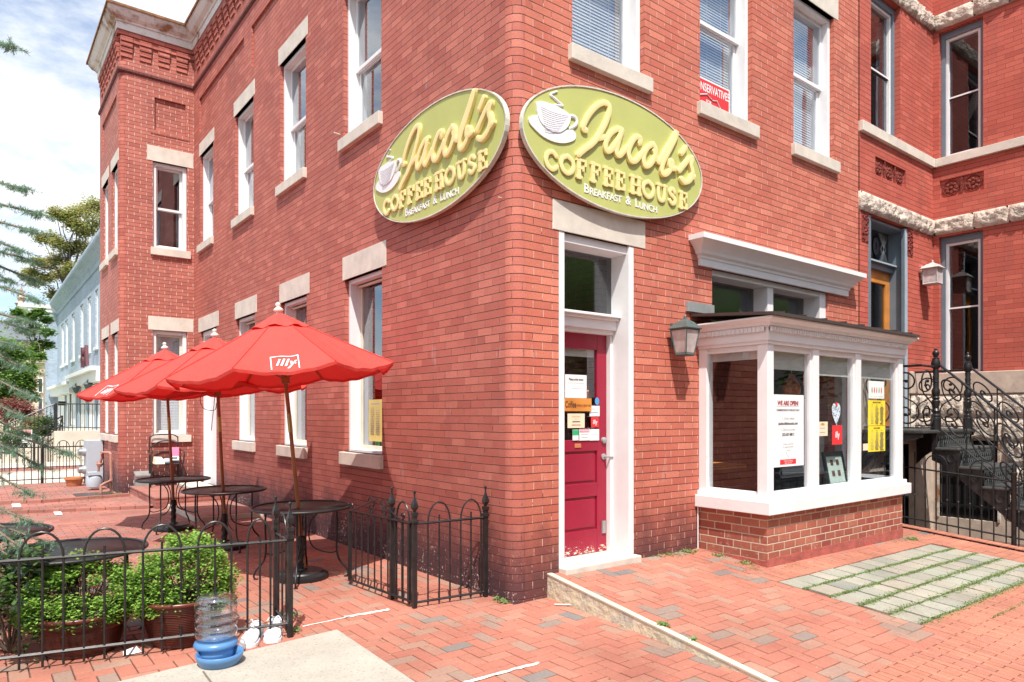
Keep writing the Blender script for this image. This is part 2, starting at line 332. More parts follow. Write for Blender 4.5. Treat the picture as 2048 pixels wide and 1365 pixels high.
# ---------------------------------------------------------------- building kit
def fnX(at): return lambda u,d,z:(at+d,u,z)       # wall whose outside looks to -x
def fnY(at): return lambda u,d,z:(u,at+d,z)       # wall whose outside looks to -y
def wallsheet(g,fn,u0,u1,z0,z1,holes=(),panels=()):
    hs=[h[:4] for h in holes]+[p[:4] for p in panels]
    us=sorted({u0,u1,*[min(max(v,u0),u1) for h in hs for v in h[:2]]}); zs=sorted({z0,z1,*[min(max(v,z0),z1) for h in hs for v in h[2:4]]})
    for i in range(len(us)-1):
        for j in range(len(zs)-1):
            a,b,c,d=us[i],us[i+1],zs[j],zs[j+1]; mu,mz=(a+b)/2,(c+d)/2
            if any(h[0]<mu<h[1] and h[2]<mz<h[3] for h in hs): continue
            g.add([(a,0,c),(b,0,c),(b,0,d),(a,0,d)],[(0,1,2,3)],fn)
    for h in hs:
        a,b,c,d=h; dp=.34 if h in [x[:4] for x in holes] else .035
        g.add([(a,0,c),(a,dp,c),(a,dp,d),(a,0,d)],[(0,1,2,3)],fn); g.add([(b,0,c),(b,dp,c),(b,dp,d),(b,0,d)],[(0,3,2,1)],fn)
        g.add([(a,0,d),(b,0,d),(b,dp,d),(a,dp,d)],[(0,1,2,3)],fn); g.add([(a,0,c),(b,0,c),(b,dp,c),(a,dp,c)],[(0,3,2,1)],fn)
        if dp<.1: g.add([(a,dp,c),(b,dp,c),(b,dp,d),(a,dp,d)],[(0,1,2,3)],fn)
def sweep(g,path,prof):
    n=len(path); offs=[]
    for i in range(n):
        ds=[]
        if i>0: ds.append((path[i][0]-path[i-1][0],path[i][1]-path[i-1][1]))
        if i<n-1: ds.append((path[i+1][0]-path[i][0],path[i+1][1]-path[i][1]))
        ns=[]
        for d in ds: l=math.hypot(*d); ns.append((-d[1]/l,d[0]/l))
        if len(ns)==1: offs.append(ns[0])
        else:
            k=1/(1+ns[0][0]*ns[1][0]+ns[0][1]*ns[1][1]); offs.append(((ns[0][0]+ns[1][0])*k,(ns[0][1]+ns[1][1])*k))
    m=len(prof); vs=[(p[0]+q[0]*o,p[1]+q[1]*o,z) for p,q in zip(path,offs) for o,z in prof]
    fs=[(i*m+j,(i+1)*m+j,(i+1)*m+j+1,i*m+j+1) for i in range(n-1) for j in range(m-1)]
    fs+=[tuple(range(m))[::-1],tuple(range((n-1)*m,n*m))]
    g.add(vs,fs)
def hood(g,x0,x1,y,prof): sweep(g,[(x1,y),(x1,y-.0005),(x0,y-.0005),(x0,y)],prof)
def window(par,fn,u0,u1,z0,z1,lintel=None,sill=None,split=.52,frame='white',sash='white',blind=None,setb=.055,glass='glass',fw=.05,jd=.24,stone='stone',name='window'):
    g=G(fn); a,b=u0+.001,u1-.001
    for (p,q,r,s) in ((a,a+fw,z0,z1),(b-fw,b,z0,z1)): g.box(p,q,setb,setb+jd,r,s)
    g.box(a+fw,b-fw,setb,setb+jd,z1-fw,z1-.001); g.box(a+fw,b-fw,setb,setb+jd,z0+.001,z0+fw*.7)
    w=build(name,g,frame,par,bev=.004)
    A,B=a+fw,b-fw; Z0,Z1=z0+fw*.7,z1-fw; zm=Z0+(Z1-Z0)*(1-split); sb=.042
    gs=G(fn); gp=G(fn)
    for (r,s,d) in ((zm-.02,Z1,setb+.085),(Z0,zm+.02,setb+.130)):
        gs.box(A,A+sb,d,d+.035,r,s); gs.box(B-sb,B,d,d+.035,r,s); gs.box(A+sb,B-sb,d,d+.035,s-sb,s); gs.box(A+sb,B-sb,d,d+.035,r,r+sb*1.1)
        gp.add([(A+sb,d+.018,r+sb),(B-sb,d+.018,r+sb),(B-sb,d+.018,s-sb),(A+sb,d+.018,s-sb)],[(0,1,2,3)])
    build('sash',gs,sash,w,bev=.003); build('pane',gp,glass,w)
    if blind:
        gb=G(fn); z=z0+.06+ (1-blind)*(z1-z0); d=setb+.215
        while z<z1-.08:
            gb.add([(A+.01,d,z),(B-.01,d,z),(B-.01,d+.010,z+.030),(A+.01,d+.010,z+.030)],[(0,1,2,3)]); z+=.032
        gb.box(A+.01,B-.01,d,d+.03,z0+.035+(1-blind)*(z1-z0),z0+.055+(1-blind)*(z1-z0))
        for k in (.2,.5,.8): gb.box(A+(B-A)*k,A+(B-A)*k+.004,d-.003,d,z0+.05,z1-.06)
        build('blind',gb,'blind',w)
    if lintel: build('lintel',G(fn).box(lintel[0],lintel[1],-.006,.12,lintel[2],lintel[3]),stone,w,bev=.004)
    if sill: build('sill',G(fn).box(sill[0],sill[1],-.055,.20,sill[2],sill[3]),stone,w,bev=.006)
    return w
def cyl_corner(g,cx,cy,r,a0,a1,z0,z1,n=8):
    vs=[];
    for k in range(n+1):
        a=a0+(a1-a0)*k/n; vs+=[(cx+r*math.cos(a),cy+r*math.sin(a),z0),(cx+r*math.cos(a),cy+r*math.sin(a),z1)]
    g.add(vs,[(2*k,2*k+2,2*k+3,2*k+1) for k in range(n)])
# ================================================================= CORNER COFFEE HOUSE BUILDING
cafe=thing('brick_building','two storey red brick corner building with rounded corner and white stone lintels','building')
RC=.12
side_holes=[(2.38,3.37,4.83,6.62),(4.58,5.58,4.83,6.62),(6.80,7.80,4.83,6.62),(9.17,10.12,4.83,6.62),
            (2.36,3.34,1.04,3.12),(4.55,5.55,1.04,3.12),(6.73,7.74,1.04,3.12),(8.95,10.08,.06,3.12)]
side_pan=[(7.30,10.18,7.10,7.78),(3.9,6.90,7.10,7.78),(.6,3.5,7.10,7.78)]
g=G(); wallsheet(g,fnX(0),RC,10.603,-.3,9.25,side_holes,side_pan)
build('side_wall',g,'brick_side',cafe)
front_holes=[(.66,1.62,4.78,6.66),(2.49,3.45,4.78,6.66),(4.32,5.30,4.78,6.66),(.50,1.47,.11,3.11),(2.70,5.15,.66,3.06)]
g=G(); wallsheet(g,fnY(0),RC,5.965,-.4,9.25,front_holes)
build('front_wall',g,'brick_front',cafe)
g=G(); cyl_corner(g,RC,RC,RC,math.pi,1.5*math.pi,-.3,9.25)
def uvarc(v,n):
    a=math.atan2(v.y-RC,v.x-RC); a=a if a>=0 else a+2*math.pi
    return (.215*.5*(a-math.pi)/(math.pi/2)*2+.02, v.z)
build('rounded_corner',g,brickmat('brick_corner',(.45,.112,.078),(.53,.165,.118),(.08,.025,.02),(.34,.14,.12),bw=.215,hj=.09,white=.3,low_dark=.85),cafe,smooth='all',uvfn=uvarc)
# side-street projecting bay
XB,YB,YE=-1.346,10.603,13.14
bay_holes=[(-.76,-.13,4.79,6.50),(-.76,-.13,1.07,3.16)]
g=G(); wallsheet(g,fnY(YB),XB+RC,0,-.3,9.25,bay_holes,[(-.73,-.16,7.11,7.76)])
g2=G(); 
for a,b,c,d in ((-.80,-.73,7.04,7.83),(-.16,-.09,7.04,7.83),(-.73,-.16,7.76,7.83),(-.73,-.16,7.04,7.11)): g.box(a,b,-.012,.0,c,d,fnY(YB))
out_holes=[(10.78,11.50,4.72,6.40),(11.97,12.76,4.72,6.40),(10.78,11.50,1.08,3.10),(11.97,12.76,1.08,3.10)]
wallsheet(g,fnX(XB),YB+RC,YE,-.3,9.25,out_holes,[(10.9,12.8,7.1,7.76)])
g.add([(XB,YE,-.3),(0,YE,-.3),(0,YE,9.25),(XB,YE,9.25)],[(0,1,2,3)]); g.add([(0,YE,-.3),(0,15.2,-.3),(0,15.2,9.25),(0,YE,9.25)],[(0,1,2,3)])
build('bay_wall',g,'brick_bay',cafe)
g=G(); cyl_corner(g,XB+RC,YB+RC,RC,math.pi,1.5*math.pi,-.3,9.25)
def uvarc2(v,n):
    a=math.atan2(v.y-YB-RC,v.x-XB-RC); a=a if a>=0 else a+2*math.pi
    return (.215*(a-math.pi)/(math.pi/2)+.02, v.z)
build('rounded_corner',g,'brick_side',cafe,smooth='all',uvfn=uvarc2)
# shell: party wall, back, roof, floors
g=G(); g.quad((5.965,.01,-.3),(5.965,15.2,-.3),(5.965,15.2,9.25),(5.965,.01,9.25)); g.quad((0,15.2,-.3),(5.965,15.2,-.3),(5.965,15.2,9.25),(0,15.2,9.25))
build('party_wall',g,'brick_side',cafe)
g=G(); g.box(-.1,6.0,-.1,15.2,9.26,9.34); g.box(-1.4,.0,YB-.0,YE,9.26,9.335); build('roof',g,'roof_metal',cafe)
g=G(); g.quad((.06,.06,.12),(5.9,.06,.12),(5.9,10.6,.12),(.06,10.6,.12)); g.quad((.06,.06,3.75),(5.9,.06,3.75),(5.9,10.6,3.75),(.06,10.6,3.75)); g.quad((.06,.06,4.1),(5.9,.06,4.1),(5.9,10.6,4.1),(.06,10.6,4.1)); g.quad((.06,.06,8.),(5.9,.06,8.),(5.9,10.6,8.),(.06,10.6,8.))
for z0,z1 in ((.12,3.75),(4.1,8.)):
    g.quad((.4,10.4,z0),(5.9,10.4,z0),(5.9,10.4,z1),(.4,10.4,z1)); g.quad((5.9,.4,z0),(5.9,10.4,z0),(5.9,10.4,z1),(5.9,.4,z1)); g.quad((.35,5.2,z0),(5.9,5.2,z0),(5.9,5.2,z1),(.35,5.2,z1))
g.quad((0.4,2.0,4.1),(5.9,2.0,4.1),(5.9,2.0,8),(.4,2.0,8.))
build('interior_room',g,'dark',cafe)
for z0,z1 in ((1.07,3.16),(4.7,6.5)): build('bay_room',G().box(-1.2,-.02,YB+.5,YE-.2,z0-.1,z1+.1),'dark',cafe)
# windows
for i,(a,b,c,d) in enumerate(side_holes[:4]):
    w=window(cafe,fnX(0),a,b,c,d,(a-.07,b+.06,6.62,6.87),(a-.035,b+.055,4.69,4.83),glass='glass_sky')
for i,(a,b,c,d) in enumerate(side_holes[4:7]):
    window(cafe,fnX(0),a,b,c,d,(a-.10,b+.05,3.12,3.40),(a-.03,b+.05,.89,1.04),split=.0001,sash='cream',glass='glass_sky')
for a,b,c,d in front_holes[:3]:
    window(cafe,fnY(0),a,b,c,d,(a-.09,b+.11,6.66,6.93),(a-.05,b+.07,4.64,4.78),blind=1.,split=.47,glass='glass_sky')
window(cafe,fnY(YB),*bay_holes[0],(-.86,-.012,6.50,6.80),(-.80,-.07,4.64,4.79),fw=.07,glass='glass_sky')
window(cafe,fnY(YB),*bay_holes[1],(-.84,-.012,3.16,3.43),(-.79,-.06,.93,1.07),blind=1.,sash='cream',fw=.07)
for a,b,c,d in out_holes: window(cafe,fnX(XB),a,b,c,d,(a-.1,b+.1,d,d+.24),(a-.05,b+.05,c-.14,c))
# side door
dg=G(fnX(0)); a,b=8.951,10.079
for p,q in ((a,a+.09),(b-.09,b)): dg.box(p,q,.05,.3,.06,3.119)
dg.box(a+.09,b-.09,.05,.3,3.03,3.119); dg.box(a+.09,b-.09,.05,.3,2.35,2.45)
dr=build('side_door',dg,'white',cafe,bev=.004)
build('door_leaf',G(fnX(0)).box(a+.09,b-.09,.14,.19,.08,2.35),'white',dr); build('pane',G(fnX(0)).add([(a+.09,.16,2.45),(b-.09,.16,2.45),(b-.09,.16,3.03),(a+.09,.16,3.03)],[(0,1,2,3)]),'glass',dr)
build('lintel',G(fnX(0)).box(8.80,10.24,-.006,.1,3.12,3.40),'stone',dr,bev=.004)
# string course, corbels, cornice
path=[(5.96,0),(0,0),(0,YB),(XB,YB),(XB,YE),(0,YE)]
g=G(); sweep(g,path,[(-.02,8.10),(.012,8.10),(.035,8.125),(.035,8.165),(.012,8.19),(-.02,8.19)])
build('string_course',g,mat('moulded_dark_brick',(.17,.05,.045),.8,var=.5,vs=40,bump=1.,bscale=60,bd=.02),cafe)
g=G(); sweep(g,path,[(-.02,8.82),(.03,8.82),(.03,8.98),(-.02,8.98)])
def corb(fn,u):
    for k in range(4): g.box(u,u+.205,-.016*(k+1)-.004,.01,8.40+.095*k,8.40+.095*k+.082,fn)
    g.box(u+.205,u+.33,-.03,.01,8.70,8.74,fn)
u=.2
while u<10.3: corb(fnX(0),u); u+=.33
u=XB+.02
while u<-.1: corb(fnY(YB),u); u+=.33
u=YB+.05
while u<YE-.2: corb(fnX(XB),u); u+=.33
build('corbel_table',g,'brick_side',cafe)
g=G(); sweep(g,path,[(-.02,8.90),(.045,8.90),(.045,9.03),(.07,9.04),(.075,9.07),(.14,9.12),(.19,9.2),(.20,9.235),(.215,9.24),(.215,9.27),(-.02,9.27)])
build('cornice',g,'white_rust',cafe)
g=G(); sweep(g,path,[(.0,9.272),(.222,9.272),(.225,9.245),(.24,9.245),(.24,9.29),(0,9.345)]); build('gutter_edge',g,mat('rust_edge',(.22,.10,.04),.8,var=.5,vs=8),cafe)
# ---- front door assembly (entrance): thing part "entrance"
F0=fnY(0)
g=G(F0)
for p,q in ((.501,.57),(1.40,1.469)): g.box(p,q,.002,.30,.151,3.109)
g.box(.57,1.40,.03,.30,3.03,3.109); g.box(.57,1.40,.16,.30,2.31,2.40)
g.box(.57,.60,.22,.30,.151,2.31); g.box(1.372,1.40,.22,.30,.151,2.31)
for k,(o,z0,z1) in enumerate(((.13,2.40,2.425),(.10,2.425,2.45),(.20,2.27,2.31))): g.box(.57,1.40,o,.29,z0,z1)
ent=build('front_door',g,'white',cafe,bev=.004)
build('threshold',G(F0).box(.50,1.47,-.10,.33,.0,.151),'stone',ent,bev=.01)
build('lintel',G(F0).box(.426,1.627,-.007,.15,3.11,3.375),'stone',ent,bev=.005)
build('transom_pane',G(F0).add([(.57,.235,2.45),(1.40,.235,2.45),(1.40,.235,3.03),(.57,.235,3.03)],[(0,1,2,3)]),'glass_dark',ent)
g=G(F0); D0,D1=.27,.31
X0,X1=.60,1.37
g.box(X0,X0+.13,D0,D1,.155,2.27); g.box(X1-.13,X1,D0,D1,.155,2.27)
for z0,z1 in ((2.12,2.27),(1.14,1.25),(.70,.83),(.155,.38)): g.box(X0+.13,X1-.13,D0,D1,z0,z1)
for z0,z1 in ((.83,1.14),(.38,.70)):
    g.box(X0+.13,X1-.13,D0+.018,D1-.004,z0,z1); g.box(X0+.155,X1-.155,D0+.008,D0+.02,z0+.025,z1-.025)
build('door_leaf',g,'door_paint',ent,bev=.004)
build('door_pane',G(F0).add([(X0+.13,.29,1.25),(X1-.13,.29,1.25),(X1-.13,.29,2.12),(X0+.13,.29,2.12)],[(0,1,2,3)]),'glass',ent)
g=G(F0); g.tube([(1.325,.27,1.08),(1.325,.225,1.08),(1.34,.215,1.08),(1.40,.215,1.075)],.009,8); g.lathe([(.03,0),(.03,.012)],(0,0,0),16,lambda x,y,z:(1.325+x,.27-z,1.08+y))
g.lathe([(.032,0),(.03,.02),(.014,.03)],(0,0,0),16,lambda x,y,z:(1.325+x,.27-z,1.24+y));
build('door_handle',g,'gal',ent,True); build('kick_stop',G(F0).box(1.30,1.345,.255,.27,.33,.45),'gal',ent)
g=G(F0); g.box(.94,1.02,.262,.272,1.175,1.215); build('mail_slot',g,'terracotta',ent,bev=.003)
g=G(F0); g.box(X0+.13,X1-.13,.315,.33,2.05,2.14); build('roller_shade',g,'shade',ent)
# ---- projecting shop window
bay=build('shop_bay',(lambda g:(g.box(2.475,5.425,-.79,-.55,-.2,.53),g.box(2.475,2.70,-.55,-.001,-.2,.53),g.box(5.2,5.425,-.55,-.001,-.2,.53),g)[-1])(G()),'brick_base',cafe)
g=G(); g.box(2.40,5.50,-.865,-.001,.53,.655); g.box(2.44,5.46,-.83,-.001,.655,.70); build('window_sill',g,'white',bay,bev=.006)
g=G()
ZT=2.175
posts=[(2.47,2.58),(3.325,3.435),(4.245,4.355),(5.31,5.42)]
for p,q in posts: g.box(p,q,-.80,-.69,.70,ZT)
for p in (3.325,4.245): g.box(p-.03,p,-.775,-.715,.70,ZT); g.box(p+.11,p+.14,-.775,-.715,.70,ZT)
g.box(2.58,2.605,-.775,-.715,.70,ZT); g.box(5.285,5.31,-.775,-.715,.70,ZT)
for x in (2.47,5.31): g.box(x,x+.11,-.10,-.001,.70,ZT)
for a,b in ((2.605,3.295),(3.465,4.215),(4.385,5.285)): g.box(a,b,-.775,-.715,2.12,ZT); g.box(a,b,-.775,-.715,.70,.735)
g.box(2.49,2.54,-.69,-.10,2.12,ZT); g.box(2.49,2.54,-.69,-.10,.70,.735); g.box(5.35,5.40,-.69,-.10,.70,.735); g.box(5.35,5.40,-.69,-.10,2.12,ZT)
build('bay_frame',g,'white',bay,bev=.004)
for nm,a,b in (('bay_pane',2.605,3.295),('bay_pane',3.465,4.215),('bay_pane',4.385,5.285)): build(nm,G().quad((a,-.745,.735),(b,-.745,.735),(b,-.745,2.12),(a,-.745,2.12)),'glass',bay)
for x in (2.515,5.375): build('bay_pane',G().quad((x,-.69,.735),(x,-.10,.735),(x,-.10,2.12),(x,-.69,2.12)),'glass',bay)
for a,b,z in ((2.60,3.30,1.965),(3.46,4.22,1.93),(4.38,5.29,1.93)): build('roller_shade',G().box(a,b,-.705,-.70,z,2.13).box(a,b,-.712,-.695,z-.02,z),'shade',bay)
build('roller_shade',G().box(2.56,2.565,-.67,-.1,2.04,2.13),'shade',bay)
g=G(); sweep(g,[(5.42,0),(5.42,-.80),(2.47,-.80),(2.47,0)],[(-.2,2.176),(.012,2.176),(.012,2.21),(.028,2.21),(.028,2.335),(.045,2.335),(.045,2.345),(.07,2.352),(.078,2.375),(.11,2.39),(.13,2.41),(.13,2.425),(-.2,2.425)])
build('bay_cornice',g,'white',bay)
g=G(); x=2.45
while x<5.44: g.box(x,x+.022,-.860,-.827,2.295,2.334); x+=.046
g.box(2.45,5.46,-.838,-.826,2.29,2.34); build('dentil_row',g,'white',bay)
for xd in (2.410,5.447):
    g=G(); y=-.80
    while y<-.02: g.box(xd,xd+.033,y,y+.022,2.295,2.334); y+=.046
    g.box(xd+.012,xd+.02,-.8,-.02,2.29,2.34); build('dentil_row',g,'white',bay)
g=G(); g.add([(2.32,-.96,2.426),(5.50,-.96,2.426),(5.50,.0,2.51),(2.32,.0,2.51),(2.32,-.96,2.456),(5.50,-.96,2.456),(5.50,.0,2.54),(2.32,.0,2.54)],[(0,3,2,1),(4,5,6,7),(0,1,5,4),(1,2,6,5),(2,3,7,6),(3,0,4,7)])
for k in range(8):
    x=2.5+k*.40; g.add([(x,-.955,2.455),(x+.012,-.955,2.455),(x+.012,-.0,2.539),(x,-.0,2.539),(x,-.955,2.474),(x+.012,-.955,2.474),(x+.012,-.0,2.558),(x,-.0,2.558)],[(4,5,6,7),(0,1,5,4),(1,2,6,5),(2,3,7,6),(3,0,4,7)])
build('bay_roof',g,'roof_metal',bay)
build('roof_flashing',G().box(2.25,2.70,-.03,-.0005,2.56,2.66),'gal',bay); build('roof_flashing',G().box(5.15,5.65,-.03,-.0005,2.56,2.63),'gal',bay)
g=G(F0); 
g.box(2.701,2.76,.06,.33,2.5,3.059); g.box(5.0,5.149,.03,.33,2.5,3.059); g.box(3.86,3.98,.06,.33,2.5,3.0); g.box(2.76,5.0,.04,.33,3.0,3.059)
build('transom_frame',g,'white',bay,bev=.004)
g=G(F0); g.add([(2.76,.25,2.5),(3.86,.25,2.5),(3.86,.25,3.0),(2.76,.25,3.0),(3.98,.25,2.5),(5.0,.25,2.5),(5.0,.25,3.0),(3.98,.25,3.0)],[(0,1,2,3),(4,5,6,7)]); build('transom_pane',g,'glass_dark',bay)
g=G(); hood(g,2.49,5.60,-.0,[(0,3.06),(.03,3.06),(.03,3.13),(.045,3.14),(.045,3.165),(.075,3.18),(.085,3.21),(.115,3.245),(.16,3.285),(.175,3.30),(.19,3.30),(.19,3.355),(0,3.375)]); build('hood_cornice',g,'white',bay)
# interior of the shop window: seat board, pendant, table
build('painted_plinth',G().box(2.468,5.432,-.797,-.7905,-.2,.095).box(2.468,2.4745,-.7904,-.001,-.2,.08),mat('painted_plinth',(.38,.10,.08),.85,var=.25,vs=7,bump=.8,bscale=20,bd=.01,dirt=((.62,.55,.50),4,.8,.66)),bay)
build('window_seat',G().box(2.58,5.30,-.68,.0,.66,.70),'white',bay)
g=G(); g.quad((2.56,-.001,.70),(2.56,.36,.70),(2.56,.36,2.4),(2.56,-.001,2.4)); g.box(2.2,2.68,1.2,2.6,.12,3.7); build('inner_brick_pier',g,'brick_front',bay)
# ================================================================= NEIGHBOUR ROW HOUSE
nb=thing('row_house','bright red brick row house with rock faced stone bands and dark window frames','house')
NX=8.372; NF=-.012
h1=[(6.30,7.22,5.50,7.49),(6.22,7.456,1.30,4.28)]
g=G(); wallsheet(g,fnY(NF),5.966,NX,2.10,10.2,h1,[(6.43,7.41,4.86,5.12)]); build('front_wall',g,'brick_nb',nb)
h2=[(-.70,-.10,5.49,7.46),(-.70,-.10,2.12,4.26)]
def fnN(at): return lambda u,d,z:(at+d,u,z)
g=G(); wallsheet(g,fnX(NX),-1.75,NF,2.11,10.2,h2,[(-.71,-.11,4.86,5.14)]); g.quad((NX,-1.75,2.1),(NX+3.2,-2.6,2.1),(NX+3.2,-2.6,10.2),(NX,-1.75,10.2)); g.quad((NX+3.2,-2.6,2.1),(NX+3.2,0,2.1),(NX+3.2,0,10.2),(NX+3.2,-2.6,10.2)); build('bay_wall',g,'brick_nb',nb)
g=G(); g.quad((5.966,5,-.4),(14,5,-.4),(14,5,10.2),(5.966,5,10.2)); g.quad((14,-.0,-.4),(14,5,-.4),(14,5,10.2),(14,0,10.2)); g.quad((NX+3.2,0,-.4),(14,0,-.4),(14,0,10.2),(NX+3.2,0,10.2)); g.box(5.97,14,-.0,5,10.2,10.3); g.box(NX,NX+3.2,-1.7,0,10.2,10.28); g.quad((5.97,.0,4.4),(14,.0,4.4),(14,5,4.4),(5.97,5,4.4));g.quad((NX+1.5,-1.7,-.4),(NX+1.5,0,-.4),(NX+1.5,0,8),(NX+1.5,-1.7,8))
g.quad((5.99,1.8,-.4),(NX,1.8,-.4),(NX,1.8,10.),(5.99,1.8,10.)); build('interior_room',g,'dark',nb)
# tan stone basement
g=G(); 
wallsheet(g,fnX(NX-.03),-1.75,NF,-.4,2.10,[(-.9,-.12,-.1,1.1)]); g.quad((NX-.03,-1.75,-.4),(NX+3.2,-2.65,-.4),(NX+3.2,-2.65,2.1),(NX-.03,-1.75,2.1))
g.quad((5.966,NF-.02,-.4),(6.22,NF-.02,-.4),(6.22,NF-.02,2.10),(5.966,NF-.02,2.10)); g.quad((7.456,NF-.02,-.4),(NX,NF-.02,-.4),(NX,NF-.02,2.10),(7.456,NF-.02,2.10)); g.quad((6.22,NF-.02,1.05),(7.456,NF-.02,1.05),(7.456,NF-.02,1.3),(6.22,NF-.02,1.3))
g.quad((6.22,.3,-.4),(7.456,.3,-.4),(7.456,.3,1.05),(6.22,.3,1.05))
build('basement_wall',g,'stone_tan',nb)
g=G(); g.box(NX-.07,NX-.031,-1.75,NF-.021,1.80,2.13); g.box(7.46,NX-.071,NF-.06,NF-.021,1.80,2.13); build('water_table',g,'stone_tan',nb,bev=.01)
random.seed(3)
def rock(g,fn,u0,u1,z0,z1,d0,amp,nu,nz):
    vs=[]
    for j in range(nz+1):
        for i in range(nu+1):
            e=min(i,nu-i,j,nz-j); vs.append((u0+(u1-u0)*i/nu,d0-(amp*(.35+.9*random.random()) if e>0 else 0),z0+(z1-z0)*j/nz))
    g.add(vs,[(j*(nu+1)+i,j*(nu+1)+i+1,(j+1)*(nu+1)+i+1,(j+1)*(nu+1)+i) for j in range(nz) for i in range(nu)],fn)
def band(g,fn,u0,u1,z0,z1,d,first):
    u=u0;k=0
    while u<u1-.02:
        w=min([.72,.45,.6,.38][k%4]*first,u1-u); rock(g,fn,u+.004,u+w-.004,z0,z1,d,.045,max(4,int(w/.035)),7); u+=w; k+=1
for z0,z1 in ((4.29,4.54),(7.50,7.74)):
    g=G(); band(g,fnY(NF),5.97,NX-.05,z0,z1,-.02,1.6); g.box(5.968,NX-.002,-.02,.2,z0,z1,fnY(NF)); build('stone_band',g,'stone_rough',nb,smooth='all')
    g=G(); band(g,fnX(NX),-1.75,NF-.02,z0,z1,-.02,1.); g.box(-1.74,NF-.021,-.02,.1,z0,z1,fnX(NX)); build('stone_band',g,'stone_rough',nb,smooth='all')
for z0,z1,k in ((1.45,1.79,1),(1.10,1.44,1),(.75,1.09,0),(.40,.74,0),(.05,.39,0)):
    g=G(); band(g,fnX(NX-.03),-1.75,-1.0 if k==0 else NF-.03,z0,z1,-.012,1.1); build('rockface_course',g,'stone_rough',nb,smooth='all')
    if k: g=G(); band(g,fnY(NF-.02),7.50,NX-.1,z0,z1,-.012,1.); build('rockface_course',g,'stone_rough',nb,smooth='all')
build('sill_band',G(fnY(NF)).box(5.968,NX-.03,-.05,.1,5.355,5.495),'stone',nb,bev=.006); build('sill_band',G(fnX(NX)).box(-1.74,NF-.051,-.05,.1,5.355,5.485),'stone',nb,bev=.006)
# carved panels
g=G()
def rosette(fn,u,z,r,d):
    for k in range(8):
        a=k*math.pi/4; g.lathe([(r*.28,0),(r*.2,.012),(0.001,.018)],(0,0,0),8,lambda x,y,zz,a=a:fn(u+math.cos(a)*r*.55+x,d-zz,z+math.sin(a)*r*.55+y),cap=False)
    g.lathe([(r*.25,0),(r*.18,.02),(.001,.025)],(0,0,0),10,lambda x,y,zz:fn(u+x,d-zz,z+y),cap=False)
    g.tube([(u+math.cos(t*.449)*r*.95,d,z+math.sin(t*.449)*r*.95) for t in range(14)],.01,6,True,fn=fn)
fa=fnY(NF); fb=fnX(NX)
for k in range(3): rosette(fa,6.6+.33*k,4.99,.11,.03); g.box(6.43+.327*k+.3,6.43+.327*k+.325,.005,.034,4.86,5.12,fa) if k<2 else None
build('carved_panel',g,'orn',nb); g=G()
for k in range(2): rosette(fb,-.56+.30*k,5.0,.12,.03)
g.box(-.425,-.40,.005,.034,4.86,5.14,fb)
build('carved_panel',g,'orn',nb)
for u in (6.10,7.52):
    g=G()
    for k in range(34): 
        a,b=u+random.uniform(-.06,.10),4.02+random.uniform(-.14,.22); g.lathe([(.022,0),(.012,.02),(.001,.024)],(0,0,0),6,lambda x,y,zz:fa(a+x,-zz,b+y),cap=False)
    g.box(u-.075,u+.115,-.006,.0,3.86,4.285,fa); build('carved_block',g,'orn',nb)
# dark windows
def dwin(fn,a,b,c,d):
    g=G(fn); fw=.05
    for p,q in ((a+.001,a+.06),(b-.06,b-.001)): g.box(p,q,.08,.32,c,d)
    g.box(a+.06,b-.06,.08,.32,d-.1,d-.001); w=build('window',g,'greyblue',nb,bev=.003)
    A,B,C,D=a+.06,b-.06,c+.01,d-.1
    g=G(fn); 
    for p,q in ((A,A+.04),(B-.04,B)): g.box(p,q,.11,.16,C,D)
    g.box(A+.04,B-.04,.11,.16,D-.04,D); g.box(A+.04,B-.04,.11,.16,C,C+.05); build('storm_frame',g,'white',w,bev=.003)
    zm=(C+D)/2; g=G(fn); g.box(A+.04,B-.04,.13,.17,zm-.016,zm+.016)
    for p,q in ((A+.04,A+.065),(B-.065,B-.04)): g.box(p,q,.165,.19,C+.05,D-.04)
    build('sash',g,'ink',w); build('sash_rail',G(fn).box(A+.04,B-.04,.122,.129,zm-.012,zm+.012),'white',w)
    build('pane',G(fn).add([(A+.04,.15,C+.05),(B-.04,.15,C+.05),(B-.04,.15,D-.04),(A+.04,.15,D-.04)],[(0,1,2,3)]),'glass',w)
dwin(fa,*h1[0]); dwin(fb,*h2[0]); dwin(fb,*h2[1])
g=G(fa); a,b,c,d=h1[1]
for p,q in ((a+.001,a+.09),(b-.09,b-.001)): g.box(p,q,.002,.05,c,d-.02)
for p,q in ((a+.09,a+.12),(b-.03,b-.001)): g.box(p,q,.05,.33,c,d-.02)
g.box(a+.12,b-.03,.05,.33,d-.06,d-.02); g.box(a+.12,b-.03,.18,.33,3.62,3.70); g.box(a+.12,b-.03,.14,.33,3.70,3.73)
ed=build('entrance_door',g,'greyblue',nb,bev=.004)
build('trim_edge',G(fa).box(b-.088,b-.002,-.004,.001,c,d-.03).box(a+.12,b-.03,.132,.14,3.705,3.728),'greyblue_lt',ed)
g=G(fa); g.box(a+.13,a+.26,.24,.29,1.31,3.62); g.box(b-.16,b-.03,.24,.29,1.31,3.62); g.box(a+.26,b-.16,.24,.29,3.44,3.62); g.box(a+.26,b-.16,.24,.29,1.31,1.9); build('door_leaf',g,'orange_wood',ed,bev=.004)
build('door_pane',G(fa).add([(a+.26,.27,1.9),(b-.16,.27,1.9),(b-.16,.27,3.44),(a+.26,.27,3.44)],[(0,1,2,3)]),'glass_dark',ed)
build('transom_pane',G(fa).add([(a+.12,.26,3.73),(b-.03,.26,3.73),(b-.03,.26,4.22),(a+.12,.26,4.22)],[(0,1,2,3)]),'glass_dark',ed)
